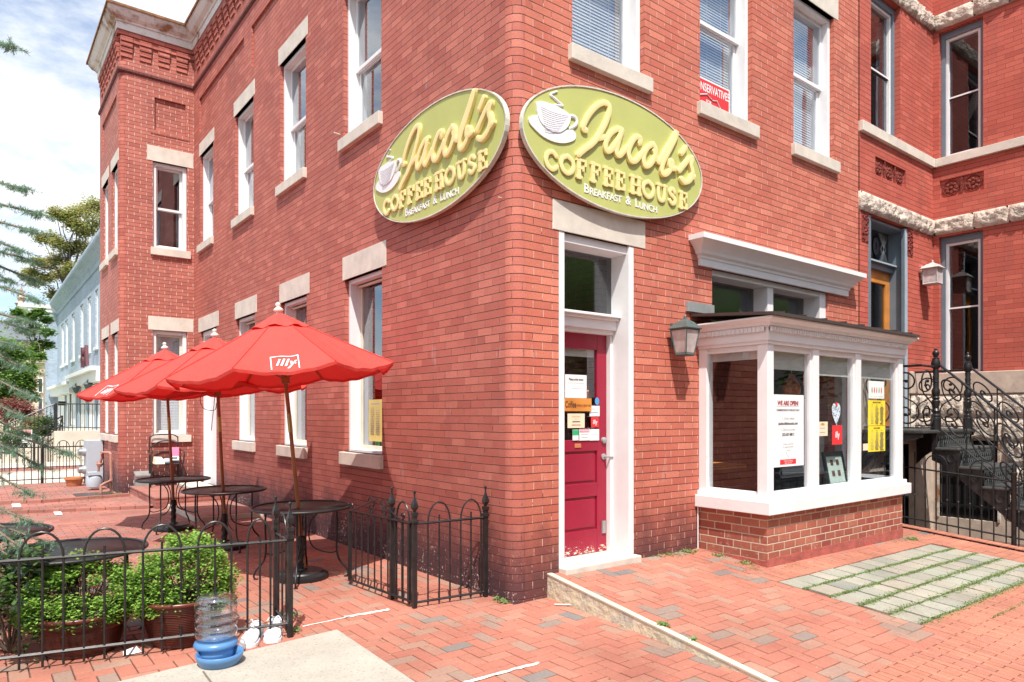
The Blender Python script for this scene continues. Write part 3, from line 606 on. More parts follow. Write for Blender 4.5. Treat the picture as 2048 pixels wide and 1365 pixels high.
# leaded transom with the house number's visible last digit
g=G(); ff=lambda x,y,z:fa(7.0+x,.25-z,3.97+y)
textgeo(g,'0',.32,ff,.004,.02); build('transom_number',g,'ink',ed)
g=G(fa); 
for (p,q) in (((7.16,3.97),(7.24,4.09)),((7.24,4.09),(7.32,3.97)),((7.32,3.97),(7.24,3.85)),((7.24,3.85),(7.16,3.97))): g.tube([(p[0],.252,p[1]),(q[0],.252,q[1])],.006,5)
for k in range(10):
    t=k/9; g.tube([(7.10+.32*t,.255,4.20),(7.42-.32*t,.255,3.75)],.003,4)
build('leading',g,'gal',ed)
# basement door & recess under the landing
g=G(fnX(NX-.03)); g.box(-.899,-.121,.06,.09,-.1,1.099)
for k in range(8): u=-.88+k*.105; g.tube([(u,.03,-.1),(u,.03,1.08)],.010,5)
for z in (.1,.55,1.0): g.box(-.89,-.13,.02,.04,z-.015,z+.015)
build('basement_gate',g,'black',nb)
build('gate_jamb',G(fnX(NX-.03)).box(-.93,-.90,-.02,.05,-.1,1.12),'white_rust',nb); build('gate_jamb',G(fnX(NX-.03)).box(-.12,-.09,-.02,.05,-.1,1.12),'white_rust',nb)
# ================================================================= IRON STAIR (thing)
st=thing('iron_staircase','black cast iron stair with scrollwork railings climbing to the orange door','staircase')
XS0,XS1=6.42,7.62; YL=-.80; ZL=1.29
steps=[(ZL-.045,NF-.03,YL)]
g=G(); g.box(XS0-.45,XS1+.1,YL-.02,NF-.03,ZL-.045,ZL); 
zt=ZL; y=YL; tr=[]
for k in range(5):
    zt-=.232; tr.append((y-.27,y+.02,zt)); y-=.27
for y0,y1,z in tr: g.box(XS0-.02,XS1+.02,y0,y1,z-.035,z)
build('tread',g,'lattice',st,bev=.012)  # treads and landing: sunlit tops painted in as a lighter grey than the iron
g=G()
for k,(y0,y1,z) in enumerate(tr):
    zb,zt2=z,z+.197; yy=y1-.015; n=15
    for i in range(n):
        xa=XS0+.06+(XS1-XS0-.12)*i/n; xb=xa+(XS1-XS0-.12)/n
        g.tube([(xa,yy,zb+.03),(xb,yy,zt2-.03)],.008,5); g.tube([(xb,yy,zb+.03),(xa,yy,zt2-.03)],.008,5); g.tube([((xa+xb)/2,yy,zb+.03),((xa+xb)/2,yy,zt2-.03)],.005,4)
    g.box(XS0,XS1,yy-.006,yy+.006,zb,zb+.035); g.box(XS0,XS1,yy-.006,yy+.006,zt2-.03,zt2)
build('lattice_riser',g,'lattice',st)
for xs in (XS0,XS1-.02):
    g=G(); poly=[(YL+.06,ZL-.05),(YL,ZL-.05)]; 
    for k,(y0,y1,z) in enumerate(tr): poly+=[(y1-.02,z-.036),(y0,z-.036)]
    yb,zb=tr[-1][0],tr[-1][2]-.036
    poly+=[(yb,zb-.22),(yb+.12,zb-.26),(YL-.05,ZL-.45),(YL+.06,ZL-.40)]
    g.add([(xs,p[0],p[1]) for p in poly]+[(xs+.02,p[0],p[1]) for p in poly],[tuple(range(len(poly))),tuple(range(len(poly),2*len(poly)))[::-1]]+[(i,(i+1)%len(poly),len(poly)+(i+1)%len(poly),len(poly)+i) for i in range(len(poly))])
    for k,(y0,y1,z) in enumerate(tr[:4]): g.lathe([(.05,0),(.03,.006),(.05,.012)],(0,0,0),12,lambda x,yy,zz:(xs-zz,y0+.1+yy*.9,z-.14+x),cap=False)
    build('stringer',g,'iron',st)
    # bracket under landing
for xs in (XS0-.44,XS1+.07):
    g=G()
    g.add([(xs,NF-.03,ZL-.05),(xs,YL,ZL-.05),(xs,YL,ZL-.09),(xs,YL+.3,ZL-.17),(xs,NF-.15,ZL-.42),(xs,NF-.03,ZL-.55)]+[(xs+.02,NF-.03,ZL-.05),(xs+.02,YL,ZL-.05),(xs+.02,YL,ZL-.09),(xs+.02,YL+.3,ZL-.17),(xs+.02,NF-.15,ZL-.42),(xs+.02,NF-.03,ZL-.55)],[tuple(range(6)),tuple(range(6,12))[::-1]]+[(i,(i+1)%6,6+(i+1)%6,6+i) for i in range(6)]); build('landing_bracket',g,'iron',st)
newelp=[(.062,0),(.062,.15),(.05,.16),(.055,.19),(.036,.21),(.052,.25),(.034,.28),(.046,.33),(.05,.38),(.034,.40),(.052,.42),(.034,.44),(.048,.47),(.05,.52),(.03,.56),(.036,.60),(.03,.62),(.04,.63),(.032,.66),(.038,.70),(.03,.72),(.036,.78),(.03,.80),(.05,.82),(.055,.88),(.04,.93),(.045,.94),(.022,.955),(.03,.975),(.042,1.0),(.036,1.03),(.015,1.05),(.018,1.065),(.004,1.085)]
def spiral(g,fn,c,r,a0,turn,rad=.011,n=34,grow=.12):
    pts=[]
    for i in range(n+1):
        t=i/n; rr=r*(1-t*(1-grow)); a=a0+turn*t; pts.append((c[0]+rr*math.cos(a),0,c[1]+rr*math.sin(a)))
    g.tube(pts,rad,6,fn=fn); g.lathe([(rad*1.9,-rad),(rad*1.9,rad)],(0,0,0),8,lambda x,y,z:fn(pts[-1][0]+x,z,pts[-1][2]+y))
nxs=[(XS0+.05,YL+.03),(XS1-.05,YL+.03)]
for (x,y) in nxs: build('newel_post',G().lathe(newelp,(x,y,ZL),20),'black',st,True)
def scrollpanel(g,P0,P1,h,slope=0):
    # scrollwork between two points (world), vertical plane; h height
    dx,dy,dz=P1[0]-P0[0],P1[1]-P0[1],P1[2]-P0[2]; Lh=math.hypot(dx,dy); ux,uy=dx/Lh,dy/Lh
    fn=lambda u,d,v:(P0[0]+ux*u-uy*d,P0[1]+uy*u+ux*d,P0[2]+dz*u/Lh+v)
    n=max(1,round(Lh/.30)); w=Lh/n
    for k in range(n):
        u=(k+.5)*w; r=min(w*.44,h*.23); s=1
        spiral(g,fn,(u,h*.74),r,math.pi*1.0,-math.pi*2.6); spiral(g,fn,(u,h*.26),r,0,-math.pi*2.6)
        g.tube(catmull([(u-r,0,h*.74),(u-r*.8,0,h*.6),(u,0,h*.5),(u+r*.8,0,h*.4),(u+r,0,h*.26)],5),.009,6,fn=fn)
        g.lathe([(.004,-.02),(.016,0),(.004,.02)],(0,0,0),8,lambda x,y,z:fn(u+x,y,h*.5+z))
        if k: g.tube([(k*w,0,.03),(k*w,0,h)],.009,6,fn=fn)
    g.tube([(0,0,h),(Lh,0,h)],.016,8,fn=fn); g.tube([(0,0,.03),(Lh,0,.03)],.010,6,fn=fn)
zE=tr[-1][2]; yE=tr[-1][0]
g=G(); scrollpanel(g,(XS0-.42,YL+.03,ZL),(XS0+.0,YL+.03,ZL),.83); scrollpanel(g,(XS0-.42,NF-.05,ZL),(XS0-.42,YL+.03,ZL),.83); build('railing',g,'black',st,True)
for x in (XS0+.05,XS1-.05):
    g=G(); scrollpanel(g,(x,YL-.02,ZL-.01),(x,yE+.1,zE+.02),.86); build('railing',g,'black',st,True)
g=G(); scrollpanel(g,(XS1-.05,YL+.08,ZL),(XS1-.05,NF-.05,ZL),.83); build('railing',g,'black',st,True)
# ================================================================= NEIGHBOUR FENCE
nf=thing('iron_fence','long black iron hoop fence with knuckled pickets below the stone staircase','fence')
g=G(); X=6.40; y=-.15; k=0; 
while y>-3.2:
    zg=zf(X,y)
    g.tube([(X,y,zg-.05),(X,y,zg+ (1.0 if k%2 else .86))],.008,6); g.lathe([(.006,-.02),(.016,0),(.006,.02)],(X,y,zg+.42),8)
    y-=.13;k+=1
k=0;y=-.15
while y-.26>-3.2:
    if k%2==0:
        zg=zf(X,y-.13)+.86; g.tube([(X,y-.13+.13*math.cos(a*math.pi/10),zg+.13*math.sin(a*math.pi/10)) for a in range(11)],.008,6)
    y-=.26;k+=1
build('picket',g,'iron',nf,True)
for h in (.10,.78): build('rail',G().tube([(X,-.1,zf(X,-.1)+h),(X,-3.2,zf(X,-3.2)+h)],.011,4),'iron',nf)
for y in (-1.66,-3.2): build('post',G().lathe([(.028,-.1),(.028,.85),(.036,.86),(.036,.89),(.02,.9),(.026,.93),(.018,.96),(.004,1.03)],(X,y,zf(X,y)),12),'iron',nf,True)
# ================================================================= GROUND
struct(build('ground',G().quad((-150,-150,-.45),(150,-150,-.45),(150,150,-.45),(-150,150,-.45)),'asphalt'))
KX=lambda y:.42+(y)*(.24/2.3)
def field(name,x0,x1,y0,y1,planes,zfn,m,pat='herring',Lb=.212,W=.106,gap=.0038,base='sand_joint',rot=0.,jit=.0015):
    g=G()
    def brick(cx,cy,w,h):
        q=[(cx-w/2+gap,cy-h/2+gap),(cx+w/2-gap,cy-h/2+gap),(cx+w/2-gap,cy+h/2-gap),(cx-w/2+gap,cy+h/2-gap)]
        for a,b,c in [(1,0,x0),(-1,0,-x1),(0,1,y0),(0,-1,-y1)]+list(planes):
            q=clip(q,a,b,c)
            if len(q)<3: return
        ar=abs(sum(q[i][0]*q[(i+1)%len(q)][1]-q[(i+1)%len(q)][0]*q[i][1] for i in range(len(q))))/2
        if ar<.0006: return
        dz=random.uniform(-jit,jit); sx,sy=random.uniform(-.012,.012),random.uniform(-.012,.012); n=len(q); b=.0025
        mx=sum(p[0] for p in q)/n; my=sum(p[1] for p in q)/n
        top=[(p[0]+(mx-p[0])*b/max(.02,abs(p[0]-mx)+.001),p[1]+(my-p[1])*b/max(.02,abs(p[1]-my)+.001),zfn(*p)+dz+(p[0]-mx)*sx+(p[1]-my)*sy) for p in q]
        mid=[(p[0],p[1],t[2]-.003) for p,t in zip(q,top)]; bot=[(p[0],p[1],t[2]-.012) for p,t in zip(q,top)]
        g.add(top+mid+bot,[tuple(range(n))]+[(k*n+n+i,k*n+n+(i+1)%n,k*n+(i+1)%n,k*n+i) for k in (0,1) for i in range(n)])
    if pat=='herring':
        i0,i1=int(x0/W)-3,int(x1/W)+3; j0,j1=int(y0/W)-3,int(y1/W)+3
        for i in range(i0,i1):
            for j in range(j0,j1):
                c=(i-j)%4
                if c==0: brick((i+1)*W,(j+.5)*W,2*W,W)
                elif c==3: brick((i+.5)*W,(j+1)*W,W,2*W)
    elif pat=='runy':    # long side along y, columns along x
        nx=int((x1-x0)/W)+2; ny=int((y1-y0)/Lb)+3
        for i in range(nx):
            for j in range(-1,ny): brick(x0+(i+.5)*W,y0+(j+.5+.5*(i%2))*Lb,W,Lb)
    elif pat=='runx':
        nx=int((x1-x0)/Lb)+3; ny=int((y1-y0)/W)+2
        for j in range(ny):
            for i in range(-1,nx): brick(x0+(i+.5+.5*(j%2))*Lb,y0+(j+.5)*W,Lb,W)
    o=struct(build(name,g,m))
    return o
kn=(2.3,-.24)
front_plane=[(kn[0],kn[1],.966+.02)]
patio_plane=[(-kn[0],-kn[1],-.966+.0)]
random.seed(11)
field('pavement',.0,2.13,-2.52,.0,front_plane,zf,'pave')
field('pavement',2.13,5.48,-1.10,-.88,[],zf,'pave_red','runy',.22,.075)
field('pavement',2.13,6.1,-.88,-.0,[],zf,'pave')
field('pavement',5.48,6.1,-2.3,-.88,[],zf,'pave_red','runx',.2,.1)
field('pavement',2.13,6.1,-2.52,-2.30,[],zf,'pave_red','runy',.22,.075)
field('pavement',.0,6.1,-5.2,-2.52,front_plane,zf,'pave_red','runy',.205,.062)
field('pavement',6.1,6.26,-3.4,-.02,[],lambda x,y:zf(x,y)+.03,'pave_red','runx',.16,.075)
field('patio',-1.5,.45,-4.2,.0,patio_plane,lambda x,y:PZ,'pave')
field('patio',-1.5,0.0,-.0,3.2,[],lambda x,y:PZ,'pave')
field('patio',-5.2,-1.5,.0,3.2,[],lambda x,y:PZ,'pave')
field('patio',-6.5,0.0,3.2,8.4,[],lambda x,y:PZ,'pave_old','runx',.2,.1)
field('patio',-7,0.0,8.4,14.05,[(.36,1.,8.4-.43)],lambda x,y:PZ+.045,'pave_old','runx',.22,.22)
field('patio',-6.5,-1.2,7.2,9.6,[(-.36,-1.,-(8.4-.43))],lambda x,y:PZ+.002,'pave_old','runx',.22,.22)
g=G(); g.quad((KX(0)-.02,0,zf(.4,0)-.011),(6.40,0,zf(6.4,0)-.011),(6.40,-7,zf(6.4,-7)-.011),(KX(-7)-.02,-7,zf(0,-7)-.011)); g.quad((6.38,0,-.35),(13,0,-.35),(13,-2.2,-.40),(6.38,-2.2,-.40));g.quad((6.4,-3.3,zf(6.4,-3.3)-.011),(13,-3.3,zf(13,-3.3)-.011),(13,-7,zf(13,-7)-.011),(6.40,-7,zf(6.4,-7)-.011)); g.quad((6.4,0,zf(6.4,0)-.011),(6.4,-7,zf(6.4,-7)-.011),(6.4,-7,-.9),(6.4,0,-.45)); struct(build('pavement_bed',g,'sand_joint'))
g=G(); g.quad((-9,-7,PZ-.010),(.44,-7,PZ-.010),(.44,0.05,PZ-.010),(-9,.05,PZ-.010)); g.quad((-9,.05,PZ-.010),(.05,.05,PZ-.010),(.05,8.4,PZ-.010),(-9,8.4,PZ-.010)); g.quad((-9,8.4,PZ-.008),(.05,8.4,PZ-.008),(.05,14.06,PZ+.03),(-9,14.06,PZ+.03)); struct(build('patio_bed',g,'sand_joint'))
# step edgings on the patio
def edging(pts,z0,z1,w,m,nm='step_edge'):
    g=G()
    for (a,b) in zip(pts[:-1],pts[1:]):
        L_=math.hypot(b[0]-a[0],b[1]-a[1]); n=max(1,int(L_/.21)); ux,uy=(b[0]-a[0])/L_,(b[1]-a[1])/L_
        for k in range(n):
            s0=L_*k/n+.003; s1=L_*(k+1)/n-.003; dz=random.uniform(-.004,.004)
            P=[(a[0]+ux*s0,a[1]+uy*s0),(a[0]+ux*s1,a[1]+uy*s1),(a[0]+ux*s1-uy*w,a[1]+uy*s1+ux*w),(a[0]+ux*s0-uy*w,a[1]+uy*s0+ux*w)]
            g.prism(P[::-1],z0,z1+dz)
    return struct(build(nm,g,m,bev=.004))
edging([(-1.20,8.40),(-5.5,9.95)],PZ-.02,PZ+.055,.09,'pave_old')
edging([(-1.25,10.15),(-2.6,10.0),(-5.5,10.9)],PZ,PZ+.10,.09,'pave_old')
# kerb between the two levels
g=G(); n=14; P=[]
for k in range(n+1):
    y=.0-3.4*k/n; x=KX(y); P+= [(x-.055,y,-.25),(x,y,-.25),(x,y,zf(x,y)+.006),(x-.052,y,zf(x,y)+.004)]
g.add(P,[(4*k+a,4*k+4+a,4*k+4+(a+1)%4,4*k+(a+1)%4) for k in range(n) for a in range(4)]+[(0,1,2,3)]); struct(build('kerb',g,'kerb'))
g=G(); P=[]
for k in range(n+1):
    y=.0-3.4*k/n; x=KX(y); P+=[(x-.057,y,zf(x,y)-.004),(x-.018,y,zf(x,y)-.004),(x-.018,y,zf(x,y)+.008),(x-.057,y,zf(x,y)+.007)]
g.add(P,[(4*k+a,4*k+4+a,4*k+4+(a+1)%4,4*k+(a+1)%4) for k in range(n) for a in range(4)]+[(0,1,2,3)]); struct(build('kerb_top',g,'kerb_top'))
# flagstone panel
joints=[]
g=G(); cols=5; xa,xb,ya,yb=2.15,5.46,-1.11,-2.29
for c in range(cols):
    y1=ya+(yb-ya)*c/cols; y0=ya+(yb-ya)*(c+1)/cols; x=xa-.02+.06*(c%2)
    while x<xb-.08:
        joints.append((x,y0,y1))
        w=random.uniform(.19,.31); w=min(w,xb-x); rj=lambda:random.uniform(-.009,.009); q=[(x+.012+rj(),y0+.015+rj()),(x+w-.012+rj(),y0+.015+rj()),(x+w-.012+rj(),y1-.014+rj()),(x+.012+rj(),y1-.014+rj())]
        dz=random.uniform(-.003,.004); top=[(p[0],p[1],zf(*p)+dz) for p in q]; n=4
        g.add(top+[(p[0],p[1],p[2]-.02) for p in top],[(0,1,2,3)]+[(4+i,4+(i+1)%4,(i+1)%4,i) for i in range(4)]); x+=w
struct(build('flagstone_path',g,'flag',bev=.004))
g=G()
def tuft(g,x,y,z,n,r,h):
    for _ in range(n):
        a=random.uniform(0,6.28); d=r*random.random()**.5; px,py=x+d*math.cos(a),y+d*math.sin(a); s=random.uniform(.4,1)*h*.55; b=random.uniform(0,6.28); t=random.uniform(.2,1.2)
        vx,vy=math.cos(b)*s,math.sin(b)*s; g.add([(px,py,z+random.uniform(0,h*.3)),(px+vx*.5-vy*.35,py+vy*.5+vx*.35,z+s*.5*t),(px+vx,py+vy,z+s*t),(px+vx*.5+vy*.35,py+vy*.5-vx*.35,z+s*.45*t)],[(0,1,2,3)])
for (jx,j0,j1) in joints:
    for k in range(38): yy=random.uniform(j0,j1); x=jx+random.gauss(0,.005); tuft(g,x,yy,zf(x,yy)-.008,1,.006,.018)
for c in range(1,cols+1):
    y=ya+(yb-ya)*c/cols
    for k in range(2300): x=random.uniform(xa,xb); yy=y+random.gauss(0,(.009+.004*c) if c<cols else .028); tuft(g,x,yy,zf(x,yy)-.004,2,.012,.026)
pass
for k in range(160): x=random.uniform(2.9,4.4); tuft(g,x,-2.53+random.gauss(0,.008),zf(x,-2.53)-.004,3,.012,.028)
for k in range(60): x=random.uniform(2.12,2.2); yy=random.uniform(yb,ya);tuft(g,x,yy,zf(x,yy)-.004,2,.02,.018)
struct(build('grass_in_joints',g,'grassleaf'),'stuff')
g=G()
for (cx,cy,r,n,h) in ((1.95,-.05,.16,60,.05),(2.25,-.06,.12,50,.06),(2.40,-.30,.10,40,.05),(2.42,-.6,.10,50,.05),(2.3,-.75,.12,30,.03),(2.8,-.83,.2,40,.03),(3.6,-.83,.3,20,.025),(5.45,-.9,.10,60,.06),(5.7,-.5,.15,50,.05),(1.55,-.8,.30,45,.02),(1.9,-1.1,.25,45,.02),(1.75,-.5,.2,30,.02),(.30,-1.32,.05,60,.06),(.26,-1.62,.03,20,.05),(6.2,-.4,.12,60,.06),(5.1,-.83,.2,40,.03),(3.0,-3.2,.12,30,.03),(3.5,-3.0,.1,12,.02)):
    for _ in range(n): x=random.gauss(cx,r*.5); y=min(random.gauss(cy,r*.35),-.02 if cy<0 else 99); tuft(g,x,y,(zf(x,y) if x>KX(y) else PZ)-.002,2,.012,h)
for (cx,cy,r,n) in ((-.04,.10,.04,50),(-.03,.2,.03,20),(-1.95,10.0,.35,60),(-1.38,10.5,.1,40),(-1.70,.42,.05,40),(-1.6,.8,.05,40),(-1.5,10.9,.3,50)):
    for _ in range(n): x=random.gauss(cx,r*.6); y=random.gauss(cy,r*.6); tuft(g,x,y,PZ+.005+(.05 if y>9 else 0),2,.015,.05)
struct(build('weeds_at_wall_base',g,'grassleaf'),'stuff')
# pale concrete slab in the near left
c0=onz(675,1258,PZ+.03); c1=onz(835,1365,PZ+.03); c2=onz(262,1356,PZ+.03)
dx,dy=c1[0]-c0[0],c1[1]-c0[1]; ex,ey=c2[0]-c0[0],c2[1]-c0[1]
g=G(); g.prism([c0,(c0[0]+ex*4,c0[1]+ey*4),(c0[0]+ex*4+dx*4,c0[1]+ey*4+dy*4),(c0[0]+dx*4,c0[1]+dy*4)],-.3,PZ+.03); struct(build('concrete_slab',g,'concrete',bev=.012))
g=G(); jx,jy=onz(404,1343,PZ+.034); g.add([(jx,jy,PZ+.0335),(jx+.012,jy,PZ+.0335),(jx+.012+dx*1.2,jy+dy*1.2,PZ+.0335),(jx+dx*1.2,jy+dy*1.2,PZ+.0335)],[(0,1,2,3)]); struct(build('slab_joint',g,mat('slab_joint_dirt',(.16,.13,.10),.9)))
g=G()
for _ in range(420):
    x=random.uniform(-2.,5.5); y=random.choice((random.uniform(-4.,-.1),random.gauss(-.2,.15))); 
    if x>2.3 and y>-.85: continue
    z=zf(x,y) if x>KX(y) else PZ
    if x<-1.4: continue
    s_=random.uniform(.004,.014); a_=random.uniform(0,6.28); c_,n_=math.cos(a_)*s_,math.sin(a_)*s_; g.add([(x-c_,y-n_,z+.003),(x+n_*.5,y-c_*.5,z+.006),(x+c_,y+n_,z+.004),(x-n_*.5,y+c_*.5,z+.005)],[(0,1,2,3)])
struct(build('leaf_litter',g,leafmat('dry_litter',(.20,.12,.06),(.48,.40,.28),.1)),'stuff')
# chalk strokes on the patio
g=G()
def chalk(p,q,w):
    a=onz(*p,PZ+.004); b=onz(*q,PZ+.004); L_=math.hypot(b[0]-a[0],b[1]-a[1]); ux,uy=(b[0]-a[0])/L_,(b[1]-a[1])/L_; n=14; vs=[]
    for k in range(n+1):
        t=k/n; ww=w*random.uniform(.6,1.1); o=random.gauss(0,w*.15); x,y=a[0]+ux*L_*t,a[1]+uy*L_*t
        vs+=[(x-uy*(o-ww/2),y+ux*(o-ww/2),PZ+.004),(x-uy*(o+ww/2),y+ux*(o+ww/2),PZ+.004)]
    g.add(vs,[(2*k,2*k+2,2*k+3,2*k+1) for k in range(n)])
chalk((605,1253),(700,1233),.02); chalk((690,1234),(779,1219),.05); chalk((930,1365),(1078,1325),.035)
chalk((395,1038),(470,1022),.04); 
struct(build('chalk_line',g,mat('chalk',(.78,.76,.72),.9,var=.1)))
def chalk2(p,q,w,z):
    a=onz(*p,z);b=onz(*q,z);L_=math.hypot(b[0]-a[0],b[1]-a[1]);ux,uy=(b[0]-a[0])/L_,(b[1]-a[1])/L_
    g.add([(a[0]-uy*w,a[1]+ux*w,z),(b[0]-uy*w,b[1]+ux*w,z),(b[0]+uy*w,b[1]-ux*w,z),(a[0]+uy*w,a[1]-ux*w,z)],[(0,1,2,3)])
g=G(); chalk2((160,1016),(220,1014),.04,PZ+.012); chalk2((20,1006),(42,1003),.05,PZ+.052); chalk2((30,1004),(34,1014),.06,PZ+.052); chalk2((98,1022),(120,1020),.04,PZ+.012); chalk2((112,1020),(118,1030),.05,PZ+.012)
struct(build('chalk_line',g,MT['sign_white']))
# brick platform by the side door
pf=thing('door_platform','low brick platform with stone edge in front of the side door','step')
g=G(); g.box(-1.16,-.0,8.2,10.595,PZ-.02,.07); build('base',g,'brick_platform',pf)
g=G()
for i in range(6):
    for j in range(11): g.box(-1.17+i*.195,-1.17+(i+1)*.195-.004,8.19+j*.2186,8.19+(j+1)*.2186-.004,.072,.10)
build('paver_top',g,'pave_old',pf,bev=.003)
build('door_step',G().box(-.42,-.002,8.85,10.15,.101,.16),'concrete_far',pf,bev=.01)
ls=thing('lower_step','lower brick step with pale edge between the platform and the far table','step')
build('base',G().box(-.95,-.0,6.35,8.185,PZ-.02,-.035),'brick_platform',ls); build('edge',G().box(-.99,-.951,6.35,8.185,PZ-.02,-.025).box(-.95,0,6.31,6.349,PZ-.02,-.025),'concrete_far',ls)
g=G()
for i in range(5):
    for j in range(9): g.box(-.949+i*.189,-.949+(i+1)*.189-.004,6.352+j*.2035,6.352+(j+1)*.2035-.004,-.034,-.018)
build('paver_top',g,'pave_old',ls)
# ================================================================= LOW IRON FENCES OF THE PATIO
def rl(px,A,B):   # where the sight line crosses the line A-B in plan
    dx,dy=ray(px); ux,uy=B[0]-A[0],B[1]-A[1]; den=dx*uy-dy*ux; t=((A[0]-CX)*uy-(A[1]-CY)*ux)/den
    return (CX+t*dx,CY+t*dy)
def fpost(par,x,y,zb=PZ):
    g=G(); s=.017; g.box(x-s,x+s,y-s,y+s,zb-.02,zb+.755); g.box(x-s-.008,x+s+.008,y-s-.008,y+s+.008,zb+.70,zb+.725); g.box(x-s-.006,x+s+.006,y-s-.006,y+s+.006,zb+.755,zb+.785)
    g.lathe([(.012,.785),(.016,.80),(.034,.825),(.030,.85),(.014,.89),(.008,.91),(.008,.935),(.013,.942),(.013,.955),(.004,.965)],(x,y,zb),4,None,True,True)
    return build('post',g,'iron',par,bev=.002)
def hoop(g,a,b,zr,fn=None,r=.0075):
    mx,my=(a[0]+b[0])/2,(a[1]+b[1])/2; hx,hy=(b[0]-a[0])/2,(b[1]-a[1])/2; h=math.hypot(hx,hy)
    g.tube([(a[0],a[1],PZ+.02)]+[(mx-hx*math.cos(t*math.pi/12),my-hy*math.cos(t*math.pi/12),zr+(.165-h*.0)*math.sin(t*math.pi/12)) for t in range(13)]+[(b[0],b[1],PZ+.02)],r,8)
def rail(g,a,b,z,r=.011):
    g.tube([(a[0],a[1],z),(b[0],b[1],z)],r,4)
ZR=PZ+.69
FA=onz(580,1275,PZ); FB=(FA[0]-1.9*.975,FA[1]+1.9*.222)
lf=thing('patio_fence','long low black hoop top fence in front of the two potted herbs','fence')
ps=[rl(p,FA,FB) for p in (541,520,495,463,430,396,362,324,286,250,209,168,127,85,38,-12,-66)]
g=G()
for k in (0,3,6,9,12): hoop(g,ps[k],ps[k+2],ZR)
for k in (1,4,7,10,13,16): g.tube([(ps[k][0],ps[k][1],PZ+.02),(ps[k][0],ps[k][1],ZR+.055)],.0075,8)
g.tube([(ps[15][0],ps[15][1],PZ+.02),(ps[15][0],ps[15][1],ZR+.1)],.0075,8)
build('picket',g,'iron',lf,True)
for z in (ZR,PZ+.10): g=G(); rail(g,FA,FB,z); build('rail',g,'iron',lf)
fpost(lf,*FA); FC=onz(551.6,1243,PZ); fpost(lf,*FC)
g=G(); a=(FA[0]+(FC[0]-FA[0])*.25,FA[1]+(FC[1]-FA[1])*.25); b=(FA[0]+(FC[0]-FA[0])*.8,FA[1]+(FC[1]-FA[1])*.8); hoop(g,a,b,ZR)
m_=((a[0]+b[0])/2,(a[1]+b[1])/2); g.tube([(m_[0],m_[1],PZ+.02),(m_[0],m_[1],ZR+.05)],.0075,8); build('return_picket',g,'iron',lf,True)
for z in (ZR-.01,PZ+.09): g=G(); rail(g,FA,FC,z); build('return_rail',g,'iron',lf)
GA=(-.045,.345); GB=onz(829,1217,PZ); GC=onz(783.6,1199,PZ); GD=onz(705,1171,PZ)
rf=thing('patio_fence','short low black hoop top fence between the rounded brick corner and the gate','fence')
fpost(rf,*GA); fpost(rf,*GB); fpost(rf,*GC)
ps=[rl(p,GA,GB) for p in (962,942,921.5,900,878.5,856)]
g=G(); hoop(g,ps[0],ps[2],ZR); hoop(g,ps[3],ps[5],ZR)
for k in (1,4): g.tube([(ps[k][0],ps[k][1],PZ+.02),(ps[k][0],ps[k][1],ZR+.06)],.0075,8)
a=(GB[0]+(GC[0]-GB[0])*.22,GB[1]+(GC[1]-GB[1])*.22); b=(GB[0]+(GC[0]-GB[0])*.78,GB[1]+(GC[1]-GB[1])*.78); hoop(g,a,b,ZR); m_=((a[0]+b[0])/2,(a[1]+b[1])/2); g.tube([(m_[0],m_[1],PZ+.02),(m_[0],m_[1],ZR+.05)],.0075,8)
build('picket',g,'iron',rf,True)
for z in (ZR,PZ+.045):
    for a,b in ((GA,GB),(GB,GC)): g=G(); rail(g,a,b,z); build('rail',g,'iron',rf)
gt=thing('patio_gate','open low black iron gate with scroll top swung in toward the tables','gate')
def gp(t,z,d=0):
    return (GB[0]-.012+(GD[0]-GB[0])*t,GB[1]+.03+(GD[1]-GB[1])*t,z)
g=G()
for t in (.03,1.0): p=gp(t,0); g.box(p[0]-.014,p[0]+.014,p[1]-.014,p[1]+.014,PZ+.04,ZR-.005)
for k in range(1,9): g.tube([gp(.03+.97*k/9,PZ+.05),gp(.03+.97*k/9,ZR)],.0075,8)
build('picket',g,'iron',gt,True)
for z in (ZR,PZ+.05): build('rail',G().tube([gp(.0,z),gp(1.02,z)],.011,4),'iron',gt)
g=G()
def gfn(u,d,v): p=gp(u,ZR+v); return (p[0],p[1],p[2])
Lg=math.hypot(GD[0]-GB[0],GD[1]-GB[1])
g.tube([gp(.92,ZR+.02),gp(.52,ZR+.15)],.006,6); g.tube([gp(.18,ZR+.02),gp(.52,ZR+.15)],.006,6)
for c,s in ((.42,1),(.62,-1)):
    g.tube([(gp(c+s*.0+.045*math.cos(a*.5+1.2)*s*(1-a*.05)/Lg*1.0,0)[0],gp(c+.045*math.cos(a*.5+1.2)*s*(1-a*.05)/Lg,0)[1],ZR+.05+.045*math.sin(a*.5+1.2)*(1-a*.05)) for a in range(16)],.006,6)
    g.tube(catmull([gp(c-.03*s,ZR+.02),gp(c+.03*s,ZR+.08),gp(c+.05*s,ZR+.13),gp(c-.02*s,ZR+.16),gp(c-.06*s,ZR+.12)],5),.006,6)
for c in (.12,.97):
    g.tube([(gp(c+.032*math.cos(a*.55)*(1-a*.05)/Lg,0)[0],gp(c+.032*math.cos(a*.55)*(1-a*.05)/Lg,0)[1],ZR+.045+.032*math.sin(a*.55)*(1-a*.05)) for a in range(16)],.006,6)
build('scrollwork',g,'iron',gt,True)
